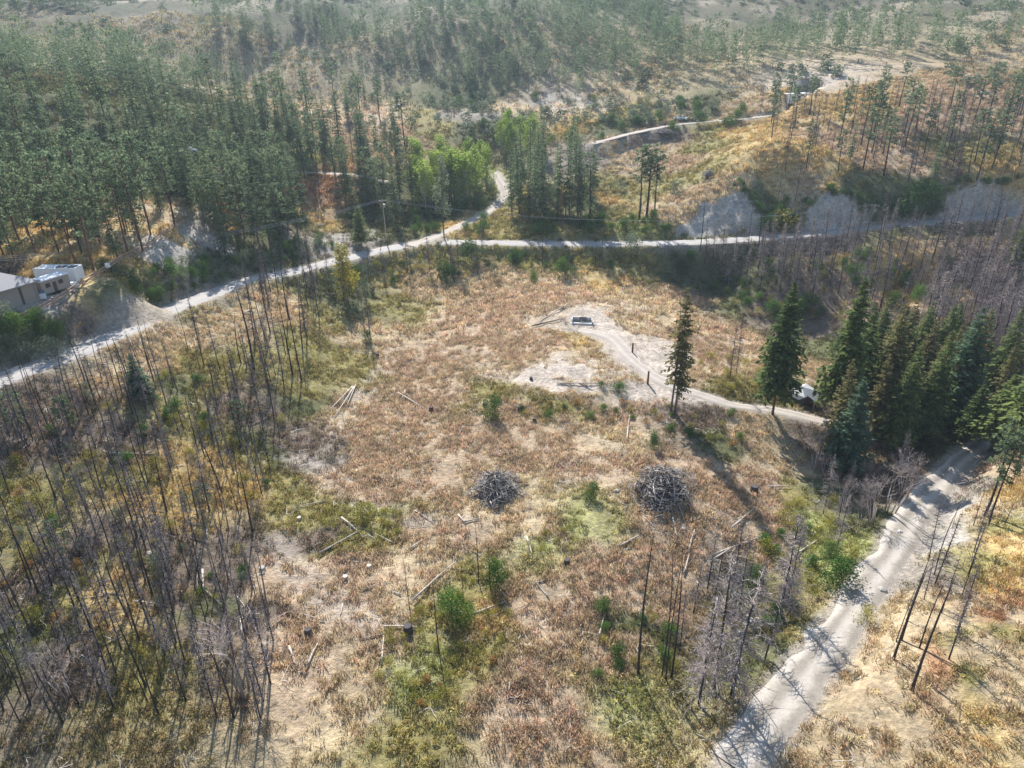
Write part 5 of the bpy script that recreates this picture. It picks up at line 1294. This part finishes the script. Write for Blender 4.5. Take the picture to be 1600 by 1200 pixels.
# long white box trailer behind
c0 = ground(72, 452); c1 = ground(133, 450); ang3 = math.atan2(c1[1] - c0[1], c1[0] - c0[0])
w0 = np.array((c0[0] - .9, c0[1] + 3.2))
bt = thing('box_trailer', 'long white flat topped container trailer behind the camper', 'trailer', (w0[0] - 2.6, w0[1], 19.45), ang3 - .12)
part('body', M['white'], bt, lambda g: g.box((3.7, 1.3, 1.5), (7.4, 2.5, 2.3)))
part('roof_rim', M['white'], bt, lambda g: (g.box((3.7, .08, 2.7), (7.4, .12, .12)), g.box((3.7, 2.52, 2.7), (7.4, .12, .12))))
part('roof_hatch', M['trim'], bt, lambda g: g.box((4.4, 1.5, 2.68), (1.6, 1.2, .08)))
part('roof_hatch', M['darkglass'], bt, lambda g: g.box((6.4, 1.4, 2.68), (1.3, 1.3, .1)))
for x in (4.8, 5.8): part('wheel', M['rubber'], bt, lambda g: g.tube([(x, -.02, .3), (x, .3, .3)], [.4, .4], 12))
p = ground(117, 450)
tk = thing('water_tank', 'small rounded white tank beside the fence by the trailers', 'tank', p)
part('tank_body', M['white'], tk, lambda g: g.tube([(-.7, 0, .6), (-.6, 0, .6), (.6, 0, .6), (.7, 0, .6)], [.3, .55, .55, .3], 10)); part('tank_stand', M['metal'], tk, lambda g: g.box((0, 0, .1), (1., .7, .25)))
p = ground(107, 455); q = put('board_stack', None, None, p, label='low stack of pale boards lying by the white tank', category='boards')
for k in range(4): part('board', M['log'], q, lambda g: g.box((0, k * .22 - .3, .1 + .05 * (k % 2)), (2.6, .18, .06)))
p = ground(67, 464)
q = thing('covered_load', 'blue grey covered goods stacked between building and camper', 'goods', p, .4)
part('cover', M['blue'], q, lambda g: g.box((0, 0, .6), (1.3, 1.2, 1.3), taper=.8)); part('crate', M['white'], q, lambda g: g.box((.2, -1.0, .4), (.9, .7, .8)))
# split-rail fence along the yard
fp = [(28,503),(55,492),(85,476),(108,462),(130,446),(150,434),(168,424),(190,408),(212,398),(232,388),(262,366),(290,350)]
fpts = []
for i in range(len(fp) - 1):
    A = ground(*fp[i]); Bq = ground(*fp[i + 1]); n = max(1, int(np.linalg.norm((Bq - A)[:2]) / 3.2))
    for k in range(n): t = k / n; q = A * (1 - t) + Bq * t; fpts.append(np.array((q[0], q[1], float(H(q[0], q[1])))))
fpts.append(ground(*fp[-1]))
fence = thing('rail_fence', 'brown post and rail fence running along the yard above the left road', 'fence', fpts[0])
o0 = fpts[0]
pg = Geo(); pg.box((0, 0, .5), (.24, .24, 1.6)); pm = pg.mesh('post', M['wood'])
rg = Geo(); rg.box((.5, 0, 0), (1, .1, .2)); rm = rg.mesh('rail', M['wood'])
for i, q in enumerate(fpts):
    put('post', pm, fence, q - o0)
    if i < len(fpts) - 1:
        d = fpts[i + 1] - q; L_ = np.linalg.norm(d)
        for z in (.5, 1.0): put('rail', rm, fence, q - o0 + np.array((0, 0, z)), (0, -math.asin(d[2] / L_), math.atan2(d[1], d[0])), (L_, 1, 1))
p = ground(171, 425); q = thing('utility_box', 'small white box on a post at the bend of the rail fence', 'box', p); part('box', M['white'], q, lambda g: g.box((0, 0, 1.3), (.7, .5, .8))); part('post', M['wood'], q, lambda g: g.box((0, 0, .4), (.12, .12, 1.0)))

# ------------------------------------------------------------------ power poles and wires
def pole(u, v, vt, label, lean=0.):
    p, h = by_px(u, v, vt)
    o = thing('power_pole', label, 'pole', p); o.rotation_euler = (0, lean, 0)
    part('pole', M['pole'], o, lambda g: g.tube([(0, 0, -.5), (0, 0, h)], [.17, .11], 8))
    part('crossarm', M['pole'], o, lambda g: g.box((0, 0, h - .5), (2.2, .12, .14)))
    part('transformer', M['metal'], o, lambda g: g.tube([(.35, -.25, h - 2.2), (.35, -.25, h - 1.3)], [.24, .24], 10))
    for x in (-1, 0, 1): part('insulator', M['white'], o, lambda g: g.tube([(x, 0, h - .43), (x, 0, h - .2)], [.06, .04], 6))
    return p, h
P1, H1 = pole(604, 377, 311, 'pale power pole beside the left road bend')
P2, H2 = pole(1352, 364, 318, 'pale leaning power pole beside the far road at right', .16)
PL = np.array((-118., 92., 0.)); PL[2] = float(H(PL[0], PL[1]))
o = thing('power_pole', 'power pole beyond the left edge carrying the wires', 'pole', PL)
part('pole', M['pole'], o, lambda g: g.tube([(0, 0, -.5), (0, 0, 10)], [.17, .11], 8)); part('crossarm', M['pole'], o, lambda g: g.box((0, 0, 9.5), (2.2, .12, .14)))
def wire(a, b, sag, label):
    g = Geo(); pts = [a + (b - a) * t - np.array((0, 0, sag * 4 * t * (1 - t))) for t in np.linspace(0, 1, 25)]
    g.tube([q - a for q in pts], [.022] * 25, 4)
    put('power_line', g.mesh('power_line', M['cable']), None, a, label=label, category='cable')
for x, lb in ((-1, 'uppermost wire from the left pole across the yard'), (0, 'middle wire from the left pole across the yard'), (1, 'lowest wire from the left pole across the yard')):
    wire(P1 + np.array((x, 0, H1 - .2)), PL + np.array((x, 0, 9.7 - (x + 1) * .5)), 4.5, lb)
for x, lb in ((-1, 'upper wire running right along the far road'), (1, 'lower wire running right along the far road')):
    wire(P1 + np.array((x, 0, H1 - .2)), P2 + np.array((x + H2 * .16, 0, H2 - .3)), 5, lb)

# ------------------------------------------------------------------ things on the meadow and by the track
a, b, ang = place_line(893, 506, 925, 507)
L_ = float(np.linalg.norm(b - a)); gx = thing('white_framed_box', 'white framed open fronted box at the upper end of the pale dirt patch', 'box', (a[0], a[1], a[2] - .05), ang)
part('back_panel', M['metal'], gx, lambda g: g.box((L_ / 2, 1.2, .6), (L_ - .3, .08, 1.1)))
part('sill', M['white'], gx, lambda g: g.box((L_ / 2, 0, .15), (L_, .25, .4)))
part('top_beam', M['white'], gx, lambda g: g.box((L_ / 2, 1.2, 1.2), (L_, .12, .1)))
for x in (.1, L_ - .1):
    part('side_panel', M['white'], gx, lambda g: g.box((x, .62, .6), (.1, 1.0, 1.1)))
part('dark_lining', M['greytarp'], gx, lambda g: g.box((L_ * .55, 1.1, .9), (L_ * .35, .1, .8)))
for u, v, vt, lab in ((988,551,536,'wooden post standing at the fork of the dirt track'),(1012,600,580,'wooden post standing on the pale dirt left of the old fir')):
    p, h = by_px(u, v, vt); g = Geo(); g.tube([(0, 0, -.3), (.03, 0, h)], [.2, .16], 8)
    put('wooden_post', g.mesh('wooden_post', M['redbark']), None, p, label=lab, category='post')
# shed
sp_, sh_ = by_px(1256, 628, 585)
shed = thing('shed', 'small grey shed with a white tarp covered roof under the firs', 'shed', sp_, .55)
part('wall', M['shedwall'], shed, lambda g: g.box((0, .4, .9), (3.4, 2.8, 2.4)))
def gable(g):
    V = [(-2.0, -1.3, 2.0), (2.0, -1.3, 2.0), (2.0, 2.2, 2.0), (-2.0, 2.2, 2.0), (-.9, .3, 3.2), (.9, .8, 3.15), (-2.2, -.4, 1.2), (-2.1, 2.3, 1.2)]
    g.add(V, [(0, 1, 4), (1, 5, 4), (1, 2, 5), (2, 3, 5), (3, 4, 5), (3, 0, 4), (0, 6, 7, 3)])
part('tarp_roof', M['tarp'], shed, gable)
part('lean_to_roof', M['greytarp'], shed, lambda g: g.add([(-1.5, -1.32, 2.35), (1.9, -1.32, 2.35), (2.1, -2.9, 1.75), (-1.3, -2.9, 1.75), (-1.5, -1.32, 2.25), (1.9, -1.32, 2.25), (2.1, -2.9, 1.65), (-1.3, -2.9, 1.65)], [(0, 3, 2, 1), (4, 5, 6, 7), (3, 7, 6, 2), (0, 4, 7, 3), (1, 2, 6, 5)]))
for x in (-1.1, 1.8): part('prop', M['wood'], shed, lambda g: g.box((x, -2.75, .6), (.12, .12, 2.2)))
part('door', M['trim'], shed, lambda g: g.box((-.4, -1.03, .9), (.9, .06, 1.9)))
# dog on the track
p = ground(1219, 629)
dg_ = thing('dog', 'black and white dog on the dirt track beside the bare trunked fir', 'dog', p, .5, sc=1.25)
def skin(name, nodes, edges, m, parent):
    me = bpy.data.meshes.new(name); me.from_pydata([n[:3] for n in nodes], edges, []); o = put(name, me, parent)
    md = o.modifiers.new('skin', 'SKIN')
    for i, n in enumerate(nodes): o.data.skin_vertices[0].data[i].radius = (n[3], n[3])
    o.data.skin_vertices[0].data[0].use_root = True
    s = o.modifiers.new('sub', 'SUBSURF'); s.levels = 1; s.render_levels = 1
    me.materials.append(m); return o
skin('body', [(0, 0, .5, .13), (.28, 0, .5, .15), (-.28, 0, .5, .12), (.45, 0, .62, .08), (.56, 0, .72, .09), (.7, 0, .69, .045),
  (.3, .09, .3, .045), (.3, .09, .02, .03), (.3, -.09, .3, .045), (.3, -.09, .02, .03), (-.3, .09, .34, .055), (-.36, .09, .18, .03), (-.31, .09, .02, .03), (-.3, -.09, .34, .055), (-.36, -.09, .18, .03), (-.31, -.09, .02, .03), (-.5, 0, .55, .03), (-.62, 0, .68, .02)],
 [(0, 1), (0, 2), (1, 3), (3, 4), (4, 5), (1, 6), (6, 7), (1, 8), (8, 9), (2, 10), (10, 11), (11, 12), (2, 13), (13, 14), (14, 15), (2, 16), (16, 17)], M['blackfur'], dg_)
part('white_bib', M['whitefur'], dg_, lambda g: g.tube([(.38, 0, .62), (.43, 0, .52), (.4, 0, .42)], [.09, .13, .07], 8))
for s in (-1, 1): part('ear', M['blackfur'], dg_, lambda g: g.add([(.52, s * .05, .8), (.56, s * .09, .78), (.52, s * .08, .9)], [(0, 1, 2)]))

# ------------------------------------------------------------------ far things
def car(u, v, rz, label, body, s=1., z=None):
    p = ground(u, v); o = thing('pickup_truck', label, 'truck', p, rz, sc=s)
    part('body', body, o, lambda g: (g.box((0, 0, .75), (5.2, 1.9, .65)), ))
    part('cab', body, o, lambda g: g.box((.3, 0, 1.4), (2.2, 1.75, .75), taper=.82))
    part('windscreen', M['darkglass'], o, lambda g: g.box((.3, 0, 1.42), (2.26, 1.5, .5), taper=.85))
    for x in (-1.6, 1.6):
        for y in (-.85, .85): part('wheel', M['rubber'], o, lambda g: g.tube([(x, y - .12, .38), (x, y + .12, .38)], [.38, .38], 12))
    return o
car(1063, 188, -.5, 'white pickup truck parked at the bend of the hillside track', M['white'])
def cabin(u, v, w, d, h, rz, label, wall, roofm, flat=False):
    p = ground(u, v); o = thing('cabin', label, 'building', p, rz)
    part('wall', wall, o, lambda g: g.box((0, 0, h / 2 - .3), (w, d, h + .6)))
    def rf(g):
        if flat: g.box((0, 0, h + .15), (w + .6, d + .6, .3)); return
        V = [(-w / 2 - .5, -d / 2 - .5, h), (w / 2 + .5, -d / 2 - .5, h), (w / 2 + .5, d / 2 + .5, h), (-w / 2 - .5, d / 2 + .5, h), (-w / 2 - .5, 0, h + d * .3), (w / 2 + .5, 0, h + d * .3)]
        g.add(V, [(0, 1, 5, 4), (2, 3, 4, 5), (0, 4, 3), (1, 2, 5), (3, 2, 1, 0)])
    part('roof', roofm, o, rf)
    for x in (-w * .25, w * .25): part('window', M['darkglass'], o, lambda g: g.box((x, -d / 2 - .02, h * .55), (1.1, .06, 1.)))
    part('door', M['trim'], o, lambda g: g.box((0, -d / 2 - .03, 1.), (.9, .06, 2.)))
    return o
cabin(346, 284, 6, 5, 2.6, .2, 'small cabin with a dull red roof between the forest trees', M['white'], M['redroof'])
cabin(1243, 158, 9, 6, 2.6, .05, 'long white roofed building at the top right on the hill crest', M['white'], M['white'], True)
cabin(150, 278, 7, 5, 2.6, .3, 'white walled cabin half hidden in the left forest', M['white'], M['roofgrey'])
cabin(622, 172, 3, 2.4, 2.0, .1, 'small pale hut on the dry slope at top centre left', M['white'], M['roofgrey'], True)
car(294, 240, .7, 'white truck glimpsed between the trees of the left forest', M['white'])
# slash heap by the hillside track
pile(1035, 208, 4, 2.4, 1.6, 'long dark brush heap below the hillside track', 26, 21, .8)

# ------------------------------------------------------------------ haze
hz = Geo(); hz.box((0, 3000, 30), (11000, 8000, 150))
zmin = float(GZ.min()) - 1.5
V = [(-5600, -900, zmin), (5600, -900, zmin), (5600, 7600, zmin), (-5600, 7600, zmin)]
zt = max(112., float(GZ.max()) + 6)
g = Geo(); g.add(V + [(x, y, zt) for x, y, _ in V], [(3, 2, 1, 0), (4, 5, 6, 7), (0, 1, 5, 4), (1, 2, 6, 5), (2, 3, 7, 6), (3, 0, 4, 7)])
hm = bpy.data.materials.new('air'); hm.use_nodes = True; hn = hm.node_tree.nodes; hn.remove(hn['Principled BSDF'])
pv = hn.new('ShaderNodeVolumePrincipled'); pv.inputs['Color'].default_value = (.72, .86, 1, 1); pv.inputs['Density'].default_value = .00018; pv.inputs['Anisotropy'].default_value = .2
hm.node_tree.links.new(pv.outputs[0], hn['Material Output'].inputs['Volume'])
put('haze', g.mesh('haze', hm), kind='stuff')
